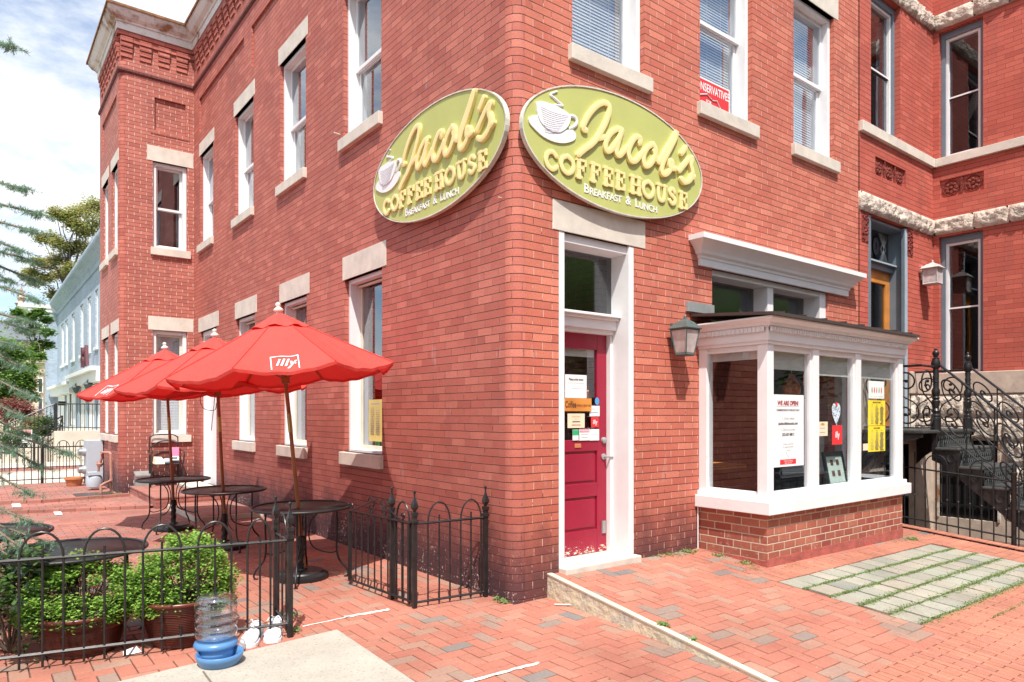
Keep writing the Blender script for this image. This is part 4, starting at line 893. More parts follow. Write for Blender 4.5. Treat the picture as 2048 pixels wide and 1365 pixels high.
# ================================================================= TABLES AND UMBRELLAS
def disc_tab(ztop=.69,r=.46):
    t=thing('mesh_table','round black metal mesh patio table','table','round black mesh patio tables')
    g=G(); g.lathe([(.001,ztop-.012),(r-.02,ztop-.006),(r-.02,ztop),(.025,ztop-.006),(.001,ztop-.006)],n=64,cap=False); build('tabletop',g,'tabletop_mesh',t,'all')
    g=G(); g.tube([(r*math.cos(a*math.pi/32),r*math.sin(a*math.pi/32),ztop) for a in range(64)],.013,8,True); build('rim',g,'tablemetal',t,'all')
    for k in range(4):
        a=math.pi/4+k*math.pi/2; c,s=math.cos(a),math.sin(a); P=lambda q,z:(c*q,s*q,z)
        g=G(); g.tube(catmull([P(.33,ztop-.01),P(.335,.5),P(.33,.28),P(.355,.17),P(.42,.09),P(.44,.03),P(.42,.005)],5),.0095,8)
        g.tube(catmull([P(.33,.25),P(.26,.24),P(.12,.29),P(.07,.40),P(.09,.55),P(.20,ztop-.02)],5),.007,6)
        g.lathe([(.02,0),(.02,.008)],(c*.42,s*.42,0),10); build('leg',g,'tablemetal',t,'all')
    return t
m,nt=newmat('perforated_black_metal'); tc=nt.nodes.new('ShaderNodeTexCoord').outputs['Object']; s_=nt.nodes.new('ShaderNodeSeparateXYZ'); L(nt,tc,s_.inputs[0])
k1=mth(nt,'PINGPONG',mth(nt,'ADD',s_.outputs[0],mth(nt,'MULTIPLY',s_.outputs[1],.55)),.007); k2=mth(nt,'PINGPONG',mth(nt,'SUBTRACT',s_.outputs[0],mth(nt,'MULTIPLY',s_.outputs[1],.55)),.007)
hole=mth(nt,'GREATER_THAN',mth(nt,'MINIMUM',k1,k2),.0034)
pr=nt.nodes.new('ShaderNodeBsdfPrincipled'); pr.inputs['Base Color'].default_value=(.022,.022,.024,1); pr.inputs['Roughness'].default_value=.42; pr.inputs['Metallic'].default_value=.3
tr=nt.nodes.new('ShaderNodeBsdfTransparent'); mx=nt.nodes.new('ShaderNodeMixShader'); L(nt,mth(nt,'MULTIPLY',hole,.8),mx.inputs[0]); L(nt,pr.outputs[0],mx.inputs[1]); L(nt,tr.outputs[0],mx.inputs[2]); o=nt.nodes.new('ShaderNodeOutputMaterial'); L(nt,mx.outputs[0],o.inputs[0]); MT['tabletop_mesh']=m
tabpos=[(onz(603,1014,PZ+.69),.3,'round black mesh table nearest the open gate, under the nearest red umbrella'),
        (onz(449,980,PZ+.69),.9,'round black mesh table in the middle of the umbrella row'),
        (onz(347,959,PZ+.69),.1,'round black mesh table farthest away in front of the brick platform'),
        (onz(145,1101,PZ+.69),.5,'bare round black mesh table right behind the potted herbs'),
        (onz(-42,1068,PZ+.69),.2,'bare round black mesh table cut by the left edge of the photo')]
t0=disc_tab()
for i,(p,rz,lb) in enumerate(tabpos):
    t=t0 if i==0 else copy_tree(t0); t.location=(p[0],p[1],PZ); t.rotation_euler=(0,0,rz); t['label']=lb
    if i==3:
        q=atd(145,1101,4.93); t.location=(q[0],q[1],PZ); t.scale=(1.02,1.02,(q[2]-PZ)/.69); t.rotation_euler=(0,0,.62)
def ustand():
    t=thing('umbrella_stand','round black umbrella stand','umbrella stand','black umbrella stands under the tables')
    build('base',G().lathe([(.25,0),(.255,.02),(.25,.045),(.22,.06),(.21,.062),(.20,.075),(.06,.085),(.05,.10)],n=40),'tablemetal',t,True)
    g=G(); g.lathe([(.030,.09),(.030,.36),(.036,.37),(.036,.40),(.026,.41)],n=16)
    for k in range(3): g.tube([(.031*math.cos(a*.35+k*2.1),.031*math.sin(a*.35+k*2.1),.10+a*.014) for a in range(19)],.006,5)
    build('tube',g,'tablemetal',t,True); return t
u0=ustand()
ulab=['heavy round black umbrella stand under the table nearest the gate','round black umbrella stand under the middle table','round black umbrella stand under the farthest table']
umb=[(tabpos[0][0],(558,628),'red market umbrella nearest the camera, leaning over the table beside the gate',R_(-4),[6]),
     (tabpos[1][0],(430,676),'red market umbrella in the middle of the row of three',R_(-10),[6]),
     (tabpos[2][0],(330,700),'red market umbrella farthest back, nearest the blue building',R_(-4),[5,7])]
for i in range(3):
    t=u0 if i==0 else copy_tree(u0); p=umb[i][0]; t.location=(p[0],p[1],PZ); t['label']=ulab[i]
for i,(p,ap,lb,rot,lg) in enumerate(umb):
    um=thing('market_umbrella',lb,'umbrella','red umbrellas over the patio tables')
    base=Vector((p[0],p[1],PZ+.38)); d=(p[0]-CX)*FX+(p[1]-CY)*FY
    top=Vector(atd(ap[0],ap[1]+4,d-.02)); ax=(top-base).normalized(); xl=Vector((RX,RY,0)); xl=(xl-ax*xl.dot(ax)).normalized(); yl=ax.cross(xl)
    c,s=math.cos(rot),math.sin(rot); X_=xl*c+yl*s; Y_=-xl*s+yl*c
    T=lambda x,y,z:tuple(top+X_*x+Y_*y+ax*z)
    Lp=(top-base).length
    g=G(); g.lathe([(.019,-Lp-.28),(.019,-.02)],n=14,fn=T); build('pole',g,'pole_wood',um,True)
    g=G(); g.lathe([(.0215,-Lp*.48-.09),(.0215,-Lp*.48+.09)],n=14,fn=T); build('pole_joint',g,mat('brass_sleeve',(.55,.38,.15),.3,.8),um,True)
    g=G(); g.lathe([(r*1.35,z*1.3) for r,z in [(.035,-.01),(.037,.006),(.022,.012),(.018,.025),(.034,.035),(.036,.045),(.02,.058),(.012,.066),(.019,.078),(.019,.088),(.004,.1)]],n=18,fn=T); build('finial',g,'finial',um,True)
    Rr,Hh=1.07,.56; NV=8
    def canopy(a,r):   # a in vertex units (0..6), r 0..1
        k=math.floor(a); f=a-k; A0,A1=k*math.pi/4,(k+1)*math.pi/4
        x=(math.cos(A0)*(1-f)+math.cos(A1)*f)*Rr*r; y=(math.sin(A0)*(1-f)+math.sin(A1)*f)*Rr*r
        sag=4*f*(1-f); z=-Hh*(r**1.12)-.018*math.sin(math.pi*r)*1.2-sag*(.045*r**3+.012*r)+.005*sag*math.sin(a*23+r*5)*r+.004*sag*math.sin(r*31+a*3)*(1-r)
        pull=1-.035*sag*r**2; return (x*pull,y*pull,z)
    g=G(); na,nr=160,26; vs=[]
    for j in range(nr+1):
        for q in range(na): a=q*NV/na; vs.append(canopy(a,.03+.97*j/nr))
    g.add(vs,[(j*na+q,(j+1)*na+q,(j+1)*na+(q+1)%na,j*na+(q+1)%na) for j in range(nr) for q in range(na)],T)
    o_=build('canopy',g,'canvas',um,'all')
    g=G(); vs=[]
    for j in range(2):
        for q in range(na): a=q*NV/na; x,y,z=canopy(a,1.0); vs.append((x*(1-.006*j),y*(1-.006*j),z-.028*j))
    g.add(vs,[(q,na+q,na+(q+1)%na,(q+1)%na) for q in range(na)],T); build('hem',g,'canvas',o_,'all')
    g=G()
    for k in range(8): g.tube([T(*[v+(.004 if w==2 else 0) for w,v in enumerate(canopy(k,r/12))]) for r in range(2,13)],.005,5)
    build('seam',g,'canvas',o_,True)
    g=G(); vs=[]
    for j in range(5):
        for q in range(na):
            a=q*NV/na; x,y,z=canopy(a,.02+.24*j/4); w=.012*math.sin(a*2*math.pi)*j/4; vs.append((x*1.02,y*1.02,z+.035+w-.02*j/4))
    g.add(vs,[(j*na+q,(j+1)*na+q,(j+1)*na+(q+1)%na,j*na+(q+1)%na) for j in range(4) for q in range(na)],T); build('vent_cap',g,'canvas',um,'all')
    g=G()
    for k in range(8):
        e=canopy(k,.98); g.tube([T(0,0,-.06),T(e[0]*.98,e[1]*.98,e[2]-.025)],.008,6); m2=canopy(k,.5); g.tube([T(0,0,-.62),T(m2[0],m2[1],m2[2]-.03)],.007,6)
    g.lathe([(.04,-.66),(.04,-.60)],n=12,fn=T)
    build('rib',g,'pole_wood',um,True)
    # printed mark on panels
    def onpanel(k):
        def f(x,y,z):
            # x across panel (m), y up from hem (m)
            r=1-(y+.055)/Rr; w=Rr*r; fr=.5+ (x/max(.2,w)); fr=min(max(fr,.02),.98); P=canopy(k+fr,r); return T(P[0],P[1],P[2]+.006)
        return f
    for k in lg:
        f=onpanel(k); g=G()
        textgeo(g,'illy',.145,lambda x,y,z:f(x*1.1,.066+y,0),0,.0035,.35,spacing=1.15)
        g.lathe([(.001,0),(.009,0)],(0,0,0),10,lambda x,y,z:f(.115+x,.05+y,0),cap=False)
        def strip(p,q,w=.012):
            L_=math.hypot(q[0]-p[0],q[1]-p[1]); ux,uy=(q[0]-p[0])/L_,(q[1]-p[1])/L_; n=10; vs=[]
            for i_ in range(n+1):
                t=i_/n; x,y=p[0]+ux*L_*t,p[1]+uy*L_*t; vs+=[(x-uy*w/2,y+ux*w/2,0),(x+uy*w/2,y-ux*w/2,0)]
            g.add(vs,[(2*i_,2*i_+2,2*i_+3,2*i_+1) for i_ in range(n)],f)
        strip((-.15,-.035),(-.15,.165)); strip((.15,-.035),(.15,.165)); strip((-.154,.165),(.154,.165))
        build('printed_mark',g,'sign_white',o_)
    if i==1:
        g=G(); b0=Vector(T(.0,-.05,-.45)); pts=catmull([tuple(b0+Vector(v)) for v in ((0,0,.1),(-.03,.02,-.05),(-.13,.1,-.22),(-.10,.08,-.36),(.0,0,-.38),(.02,0,-.3))],6); g.tube(pts,.004,5); g.tube(catmull([tuple(b0+Vector(v)) for v in ((0.01,0,.0),(.0,0,-.25),(-.02,.02,-.5),(-.03,.02,-.62))],5),.004,5); build('pull_cord',g,'ink',um,True)
# ================================================================= OVAL SIGNS
SC=(1.225,3.915)   # centre of the front sign: x, z
def zs(x,y): u,v=ony(1040+x/4.789,160+y/4.789,-.10); return (u-SC[0],v-SC[1])
def ribbon(g,pts,w,d0,d1,fn,n=6):
    P=catmull(pts,n); m=len(P); ws=w if callable(w) else (lambda t:w)
    Lf=[];Rt=[]
    for i in range(m):
        a=P[max(i-1,0)];b=P[min(i+1,m-1)]; dx,dy=b[0]-a[0],b[1]-a[1]; l=math.hypot(dx,dy) or 1; h=ws(i/(m-1))/2
        Lf.append((P[i][0]-dy/l*h,P[i][1]+dx/l*h)); Rt.append((P[i][0]+dy/l*h,P[i][1]-dx/l*h))
    def dd(i): return d1+i*.00012
    vs=[]
    for i in range(m): vs+=[(*Lf[i],dd(i)-.008),(*P[i],dd(i)),(*Rt[i],dd(i)-.008),(*Rt[i],d0),(*Lf[i],d0)]
    fs=[(5*i+k,5*i+5+k,5*i+5+(k+1)%5,5*i+(k+1)%5) for i in range(m-1) for k in range(5) if k!=3]+[(0,1,2,3,4),tuple(5*(m-1)+k for k in (4,3,2,1,0))]
    g.add(vs,fs,fn)
    for q,k in ((0,0),(m-1,m-1)):
        h=ws(q/(m-1) if m>1 else 0)/2; g.lathe([(h,d0),(h,dd(k)-.0085),(.001,dd(k)-.0008)],(P[q][0],P[q][1],0),14,fn,cap=False)
J_=[[(640,478),(612,455),(640,380),(690,300),(750,240),(810,215),(858,240),(862,300),(835,390),(790,480),(745,555),(690,615),(620,665),(565,715)],
 [(745,560),(800,548),(850,560)],
 [(985,478),(940,468),(880,505),(835,580),(828,650),(855,680),(905,640),(955,560),(975,500)],[(972,520),(945,610),(930,690),(960,722),(1010,670),(1040,640)],
 [(1152,605),(1160,560),(1120,545),(1075,600),(1045,690),(1065,765),(1110,775),(1160,720),(1190,680)],
 [(1275,615),(1225,650),(1190,730),(1200,815),(1245,815),(1290,750),(1305,670),(1280,615)],[(1290,680),(1320,770),(1350,790)],
 [(1345,790),(1385,705),(1450,600),(1505,500),(1490,560),(1440,660),(1375,790),(1362,875),(1390,905),(1435,870),(1462,800),(1440,775),(1440,840),(1490,850)],
 [(1592,645),(1570,680),(1552,705)],
 [(1530,870),(1570,820),(1625,755),(1655,750),(1640,810),(1655,890),(1630,960),(1580,980),(1545,945)],[(1640,940),(1670,925)]]
GLY={'C':[[(.92,.80),(.60,1.0),(.22,.85),(.08,.5),(.22,.15),(.60,0),(.94,.2)]],
 'O':[[(.5,1),(.14,.82),(.02,.5),(.14,.18),(.5,0),(.86,.18),(.98,.5),(.86,.82),(.5,1)]],
 'F':['L',(.22,0,.22,1),(.02,0,.46,0),(.04,1,.90,1),(.90,1,.90,.74),(.22,.53,.66,.53),(.66,.64,.66,.42)],
 'E':['L',(.22,0,.22,1),(.04,0,.92,0),(.92,0,.92,.26),(.04,1,.90,1),(.90,1,.90,.76),(.22,.52,.64,.52),(.64,.63,.64,.41)],
 'H':['L',(.2,0,.2,1),(.8,0,.8,1),(.0,0,.40,0),(.6,0,1.,0),(.0,1,.40,1),(.6,1,1.,1),(.2,.5,.8,.5)],
 'U':[[(.2,1),(.2,.45),(.28,.1),(.52,0),(.76,.1),(.84,.45),(.84,1)],'L',(.02,1,.38,1),(.68,1,1.0,1)],
 'S':[[(.82,.80),(.55,1.0),(.22,.88),(.20,.66),(.52,.52),(.82,.36),(.80,.12),(.48,0),(.14,.18)]]}
def letters(g,fn,sel):
    xs=[312,466,600,734,856,972,1118,1242,1366,1472,1574]; ys=[765,808,850,888,925,962,1006,1045,1080,1112,1152]
    for ch,x,y in list(zip('COFFEEHOUSE',xs,ys))[sel]:
        cx,cz=zs(x,y); h=.150 if ch!='C' or True else 0; w={'O':.150,'C':.14,'H':.145,'U':.14}.get(ch,.118)
        tr=lambda p:(cx+(p[0]-.5)*w,cz+(p[1]-.5)*h); it=list(GLY[ch]); k=0
        lin=False
        for q in it:
            if q=='L': lin=True; continue
            if not lin: ribbon(g,[tr(p) for p in q],.041,.10,.124+k*.0004,fn,4)
            else:
                (x0,y0),(x1,y1)=tr(q[:2]),tr(q[2:]); t=.022 if abs(x0-x1)<.001 and q[3]-q[1]>.8 else .013
                g.box(min(x0,x1)-t+.0004*k,max(x0,x1)+t-.0004*k,min(y0,y1)-t*.9+.0006*k,max(y0,y1)+t*.9-.0006*k,0,1,lambda a,b,c,k=k:fn(a,b,.10+c*(.024+k*.0005)))
            k+=1
def oval(label,cat_fn,name='oval_sign'):
    s=thing(name,label,'sign','oval coffee house signs on the two walls'); fn=cat_fn; a,b=1.205,.555
    ell=lambda f,n=72:[(a*f*math.cos(t*2*math.pi/n),(b-(a-a*f))*math.sin(t*2*math.pi/n)) for t in range(n)]
    g=G(); e=ell(.985); n=len(e); g.add([(x,y,.035) for x,y in e]+[(x,y,.095) for x,y in e],[tuple(range(n))[::-1],tuple(range(n,2*n))]+[(i,(i+1)%n,n+(i+1)%n,n+i) for i in range(n)],fn); build('board',g,'sign_green',s)
    g=G(); eo,ei=ell(.998),ell(.988); P=[(x,y,z) for e_,z in ((eo,.045),(eo,.106),(ei,.106),(ei,.0955)) for x,y in e_]
    g.add(P,[(k*n+i,k*n+(i+1)%n,(k+1)*n+(i+1)%n,(k+1)*n+i) for k in range(3) for i in range(n)],fn); build('rim',g,'sign_edge',s)
    g=G(); 
    for q,st_ in enumerate(J_): ribbon(g,[zs(*p) for p in st_],.053,.096,.132+q*.0015,fn)
    build('script_lettering',g,'cream_letter',s,True)
    
    for sel in (slice(0,6),slice(6,11)): g=G(); letters(g,fn,sel); build('block_lettering',g,'cream_letter',s,True)
    p0=zs(628,1030); p1=zs(1335,1235); wd=p1[0]-p0[0]; sl=(p1[1]-p0[1])/wd
    txt=[('B',1),('REAKFAST',0),('&',1),('L',1),('UNCH',0)]; adv=[textw(t_,.118 if b_ else .088)+.012 for t_,b_ in txt]; tot=sum(adv)+.09; k=wd/tot; x=0
    for (t_,big),ad in zip(txt,adv):
        if t_ in 'B&L': g=G()
        if t_=='&': x+=.045
        xx=p0[0]+(x+ad/2)*k; textgeo(g,t_,.115 if big else .088,lambda a,b,c:fn(a+xx,b+p0[1]+(xx-p0[0])*sl+(0 if big else -.012),.0965+.003+c),.003,.0012,0,sx=k); x+=ad
        if t_=='&': x+=.045
        if t_ in ('REAKFAST','&','UNCH'): build('small_lettering',g,'sign_white',s)
    g=G()
    cup=[(165,210),(215,200),(330,235),(400,270),(488,335),(480,420),(430,480),(370,500),(300,480),(225,420),(180,330)]; sau=[(95,370),(110,345),(180,335),(240,420),(300,482),(370,502),(440,482),(510,470),(548,515),(535,570),(450,600),(350,590),(240,540),(150,460),(105,405)]
    for poly,d in ((sau,.112),(cup,.122)):
        q=[zs(*p) for p in poly]; q=catmull(q+[q[0]],3)[:-1]; n2=len(q); g.add([(x,y,.096) for x,y in q]+[(x,y,d) for x,y in q],[tuple(range(n2)),tuple(range(n2,2*n2))[::-1]]+[(i,(i+1)%n2,n2+(i+1)%n2,n2+i) for i in range(n2)],fn)
    ribbon(g,[zs(*p) for p in ((475,345),(530,345),(560,385),(545,430),(495,460))],.03,.096,.118,fn)
    ribbon(g,[zs(*p) for p in ((370,105),(312,128),(318,150))],.018,.096,.112,fn,3); ribbon(g,[zs(*p) for p in ((312,140),(370,190),(425,240))],.022,.096,.113,fn,3); ribbon(g,[zs(*p) for p in ((425,243),(380,235),(345,232))],.014,.096,.1145,fn,3)
    c_=build('cup_cutout',g,'sign_white',s)
    g=G()
    for k in range(11):
        a0,a1=(205+k*4,255+k*22),(470-k*9,345+k*14); q=[zs(a0[0]+(a1[0]-a0[0])*t,a0[1]+(a1[1]-a0[1])*t+14*math.sin(t*3.14)) for t in (0,.33,.66,1)]; g.tube([(x,y,.1225) for x,y in catmull(q,3)],.0018,4,fn=fn)
    build('cup_lines',g,mat('lilac_line',(.55,.50,.66),.6,var=.05,bump=0),c_)
    return s
oval('oval olive green sign with cream script and white cup on the front wall',lambda x,y,d:(SC[0]+x,-d*.68-.008,SC[1]+y))
oval('oval olive green sign with cream script and white cup on the side wall',lambda x,y,d:(-d*.72-.008,1.205-x,3.94+y*.97))
# ================================================================= LANTERNS
def lantern(label,x,y,z,w,h,m,roof,face):
    t=thing('wall_lantern',label,'lantern',None,(x,y,z))
    g=G(); g.box(-.035,.035,-.02,0,h*.25,h*.85); g.tube([(0,-.02,h*.62),(0,-.08,h*.72),(0,-.13,h*.80)],.010,8); build('wall_bracket',g,m,t,bev=.004)
    c=(0,-.155,0)
    g=G(); q=math.sqrt(2)
    g.lathe([(w*.95*q/2*1.0,h*.66),(w*.98*q/2,h*.685),(w*.50*q/2,h*.85),(w*.22*q/2,h*.90),(w*.14*q/2,h*.93)],c,4,sq=True); g.lathe([(.012,h*.92),(.020,h*.94),(.010,h*.96),(.014,h*.98),(.003,h*1.04)],c,10); build('roof',g,m,t)
    b0,b1=(w*.26,w*.42) if face=='taper' else (w*.36,w*.36)
    g=G(); g.add([(c[0]+sx*b,c[1]+sy*b,zz) for b,zz in ((b0*.97,h*.08),(b1*.97,h*.655)) for sx,sy in ((-1,-1),(1,-1),(1,1),(-1,1))],[(0,1,5,4),(1,2,6,5),(2,3,7,6),(3,0,4,7),(0,3,2,1)]); build('lamp_glass',g,'lampglass',t)
    g=G()
    for sx,sy in ((-1,-1),(1,-1),(1,1),(-1,1)): g.tube([(c[0]+sx*b0,c[1]+sy*b0,h*.04),(c[0]+sx*b1,c[1]+sy*b1,h*.66)],.0065,5)
    g.lathe([(b0*q,.0),(b0*q*1.08,h*.03),(b0*q,h*.07)],c,4,None,True,True); g.lathe([(b1*q*1.02,h*.63),(b1*q*1.02,h*.66)],c,4,None,True,True); build('cage',g,m,t)
    return t
lantern('grey green tapered lantern on the brick beside the maroon door and shop window',ony(1345,665)[0],-.001,ony(1367,712,-.16)[1],.24,.40,'lampgreen',0,'taper')
lantern('pale square lantern beside the slate blue entrance of the row house',ony(1843,548)[0]-.03,NF-.001,ony(1857,568,-.16)[1],.27,.36,'lampwhite',0,'square')
# ================================================================= PAPERS AND NOTICES
def sheet(name,label,cat,fn,u0,u1,z0,z1,m,lines=(),group=None,fr=None):
    t=thing(name,label,cat,group); build('sheet',G(fn).box(u0,u1,-.002,.0,z0,z1),m,t)
    W_,H_=u1-u0,z1-z0; ms={}; q_=0
    for (s,fx,fz,size,mm,*r) in lines: ms.setdefault(mm,[]).append((s,fx,fz,size,r))
    for mm,ls in ms.items():
        g=G()
        for s,fx,fz,size,r in ls:
            if s=='#': q_+=1; g.box(u0+W_*(fx-r[0]/2),u0+W_*(fx+r[0]/2),-.0024-.0003*q_,-.00205,z0+H_*(fz-size/2),z0+H_*(fz+size/2),fn)
            else: textgeo(g,s,size,lambda x,y,z:fn(u0+W_*fx+x,-.0045-z,z0+H_*fz+y),.0,r[0] if r else 0.,0,sx=(r[1] if len(r)>1 else 1.))
        build('lettering',g,mm,t)
    return t
def FP(d): return lambda u,dd,z:(u,d+dd,z)
P1=-.748
def rect(x0,y0,x1,y1,d):
    a=ony(x0,y0,d); b=ony(x1,y1,d); return a[0],b[0],b[1],a[1]
u0_,_z=ony(1543,789,P1); u1_=ony(1607,795,P1)[0]; zt_=ony(1543,789,P1)[1]; zb_=ony(1543,936,P1)[1]
sheet('poster','tall white WE ARE OPEN poster taped inside the first pane of the shop window','poster',FP(P1),u0_,u1_,zb_,zt_,'paper',[('WE ARE OPEN!',.5,.88,.062,'darkred',.002,.92),('CURBSIDE PICKUP & TAKE-OUT ONLY',.5,.785,.026,'ink',.0006,.95),('1. Order online:',.5,.67,.036,'inkgrey'),('jacobscoffeehousedc.com',.5,.60,.040,'ink',.0008,.86),('2. Call us to order:',.5,.515,.036,'inkgrey'),('202-507-8812',.5,.445,.040,'ink',.0008),('It takes a big heart',.5,.315,.026,'inkgrey'),('to support dreams',.5,.275,.026,'inkgrey'),('#',.5,.065,.07,'red',.5),('Thanks for helping',.5,.078,.022,'paper'),('keep this local',.5,.05,.022,'paper'),('#',.5,.835,.003,'darkred',.7)])
g=G(); cx_=(u0_+u1_)/2; cz_=zb_+(zt_-zb_)*.19
pts=[(16*math.sin(t)**3,13*math.cos(t)-5*math.cos(2*t)-2*math.cos(3*t)-math.cos(4*t)) for t in [k*2*math.pi/30 for k in range(30)]]
g.tube([(cx_+x*.0022,P1-.004,cz_+y*.0026) for x,y in pts],.0015,4,True); hb=build('heart_outline',g,'inkgrey',[o for o in COL.objects if o.name.startswith('poster')][0])
for k,(px,py) in enumerate(((1606,797),(1605,930),(1543,792),(1543,932))):
    u,z=ony(px+3,py,P1); g=G(); g.lathe([(.020,0),(.018,.006),(.008,.012),(.008,.018)],(0,0,0),12,lambda x,y,zz:(u+x,P1-.003-zz+.016,z+y)); tag(build('suction_cup',g,'clear',None,True),['clear suction cup at the upper right corner of the WE ARE OPEN poster','clear suction cup at the lower right corner of the WE ARE OPEN poster','clear suction cup at the upper left corner of the WE ARE OPEN poster','clear suction cup at the lower left corner of the WE ARE OPEN poster'][k],'suction cup','suction cups on the tall white poster')
def menu(label,r):
    ls=[('BREAKFAST MENU' if 'upper' in label else 'LUNCH MENU',.5,.92,.026,'ink',.0006)]
    for c_,fx in enumerate((.22,.5,.78)):
        ls.append((['Eggs','Bagels','Drinks'][c_],fx,.83,.018,'ink'))
        for k in range(13): ls.append(('#',fx+random.uniform(-.02,.02),.76-k*.055,.008,'inkgrey',random.uniform(.14,.22)))
    sheet('menu_sheet',label,'menu',FP(P1),*r,'yellow',ls,'yellow menus in the shop window')
menu('upper bright yellow menu sheet in the last pane of the shop window',rect(1736,801,1770,851,P1)); menu('lower bright yellow menu sheet in the last pane of the shop window',rect(1736,853,1770,902,P1))
r=rect(1737,762,1768,798,P1); sheet('picture_card','pale card with five small green and red birds above the yellow menus','card',FP(P1),*r,'paper',[('#',.5,.5,.86,mat('pale_green',(.62,.78,.70),.6,bump=0),.9),('#',.5,.52,.72,'sign_white',.78)])
g=G(); 
for k,mm in enumerate(('weed','red','pink_p','green_p','red')):
    x=r[0]+(r[1]-r[0])*(.2+k*.15); z=r[2]+(r[3]-r[2])*.48; q=G(); q.lathe([(.003,-.035),(.010,-.02),(.012,0),(.008,.018),(.009,.028),(.002,.036)],(0,0,0),8,lambda a,b,c:(x+a,P1-.005+b*.2,z+c)); build('bird',q,mm,[o for o in COL.objects if o.name.startswith('picture_card')][0],True)
r=rect(1664,851,1684,889,P1); sheet('red_sticker','red square sticker with white italic word in the third pane below the paper heart','sticker',FP(P1),*r,'red',[('illy',.5,.5,.095,'paper',.002,.9)])
r=rect(1634,844,1655,872,P1); sheet('notice','cream hours notice beside the mullion left of the red window sticker','notice',FP(P1),*r,'paper_cream',[('OPEN',.5,.82,.03,'orange_wood',.001),('#',.5,.55,.05,'inkgrey',.5),('#',.5,.25,.05,'inkgrey',.5)])
r=rect(1726,888,1736,901,P1); sheet('small_note','small pale yellow note at the edge of the yellow menus','note',FP(P1),*r,'paper_cream')
g=G(); u,z=ony(1672,825,P1); random.seed(5)
pts=[(u+x*.0058,P1-.001,z+y*.0090-.01) for x,y in [(16*math.sin(t)**3,13*math.cos(t)-5*math.cos(2*t)-2*math.cos(3*t)-math.cos(4*t)) for t in [k*2*math.pi/40 for k in range(40)]]]
g.add(pts+[(p[0],p[1]-.002,p[2]) for p in pts],[tuple(range(40)),tuple(range(40,80))[::-1]]); 
hm,nt=newmat('heart_print'); c=mixc(nt,mth(nt,'GREATER_THAN',noise(nt,55,3),.56),(.62,.72,.80),(.06,.10,.14)); finish(nt,c,.6)
hh=thing('paper_heart','white heart covered in dark handwriting hanging in the third pane','heart'); build('heart_shape',g,hm,hh); build('red_tip',G().lathe([(.012,-.015),(.014,0),(.010,.02)],(u,P1-.004,z+.085),10),'red',hh)
a_=onx(738,800,.2); b_=onx(764,884,.2)
sheet('menu_sheet','faded yellow menu hanging inside the side window right of the nearest umbrella','menu',lambda u,d,z:(.2+d,u,z),b_[0],a_[0],b_[1],a_[1],mat('faded_yellow',(.62,.50,.16),.7,bump=0),[('#',.5,.9,.03,'inkgrey',.6)]+[('#',.3+.4*(k%2),.8-.05*(k//2),.008,'inkgrey',.3) for k in range(26)])
# door notices
DG=.262
def dr_(x0,y0,x1,y1): return rect(x0,y0,x1,y1,DG)
sheet('notice','white please order ahead notice on the glass of the maroon door','notice',FP(DG),*dr_(1130,749,1173,797),'paper',[('Please order ahead',.5,.80,.030,'ink',.0008,.8),('#',.5,.64,.015,'inkgrey',.75),('#',.5,.42,.012,'inkgrey',.45)])
r=dr_(1123,796.5,1181,823); ws=sheet('wooden_sign','small tan wooden sign with dark brown lettering hung on the maroon door','sign',FP(DG-.012),*r,'orange_wood',[('Coffee',.27,.5,.085,'darkwood',.001,.62),('is always a good idea',.70,.47,.04,'darkwood',.0,.62)])
g=G(); 
for px in (1128,1176): u,z=ony(px,796,DG-.012); g.tube([(u-.012,DG-.012,z),(u,DG-.014,z+.05),(u+.012,DG-.012,z)],.002,5); g.lathe([(.014,0),(.006,.01)],(0,0,0),10,lambda x,y,zz:(u+x,DG-.01-zz,z+.062+y))
build('hanging_cord',g,'rustpipe',ws)
sheet('notice','cream hours notice under the wooden sign on the maroon door','notice',FP(DG),*dr_(1135,827,1169,856),'paper_cream',[('Store Hours',.5,.78,.022,'orange_wood'),('Mon-Fri',.5,.6,.018,'inkgrey'),('#',.5,.42,.07,'ink',.45),('#',.5,.2,.07,'rustpipe',.5)])
sheet('door_sticker','red square sticker with white italic word on the maroon door glass','sticker',FP(DG),*dr_(1182,834.5,1197,855),'red',[('illy',.5,.5,.06,'paper',.001,.9)])
sheet('door_sticker','white square sticker above the red one on the door glass','sticker',FP(DG),*dr_(1179,812,1199,833),'paper',[('Rate us',.5,.7,.025,'inkgrey'),('#',.5,.35,.1,'inkgrey',.7)])
sheet('door_sticker','white sticker under the red one on the door glass','sticker',FP(DG),*dr_(1179.5,859,1198,881),'paper',[('#',.5,.5,.04,'inkgrey',.7)])
sheet('door_sticker','green and white sticker at the bottom of the door glass','sticker',FP(DG),*dr_(1145,860,1157,881),'paper',[('#',.5,.72,.5,'green_p',1.)])
sheet('door_sticker','white warning sticker with a pink heading at the bottom of the door glass','sticker',FP(DG),*dr_(1158.5,858.5,1179,881),'paper',[('#',.5,.84,.28,'pink_p',.9),('WARNING',.5,.84,.024,'paper',.0008),('#',.5,.5,.05,'inkgrey',.7),('#',.5,.25,.05,'inkgrey',.6)])
for lb,(a,b,c,d),mm in (('pale blue sticker in the left corner of the door glass, upper of two',(1117.5,803,1124,820),'paper'),('light blue sticker in the left corner of the door glass, lower of two',(1117.5,821,1125,845),'blue_p'),('tall white sticker in the lower left corner of the door glass',(1117.5,852,1121,883),'paper')):
    sheet('door_sticker',lb,'sticker',FP(DG),*dr_(a,b,c,d),mm,[('#',.55,.5,.7,mat('sky_print',(.35,.66,.80),.6,bump=0),.7)] if mm=='paper' and b<810 else [])
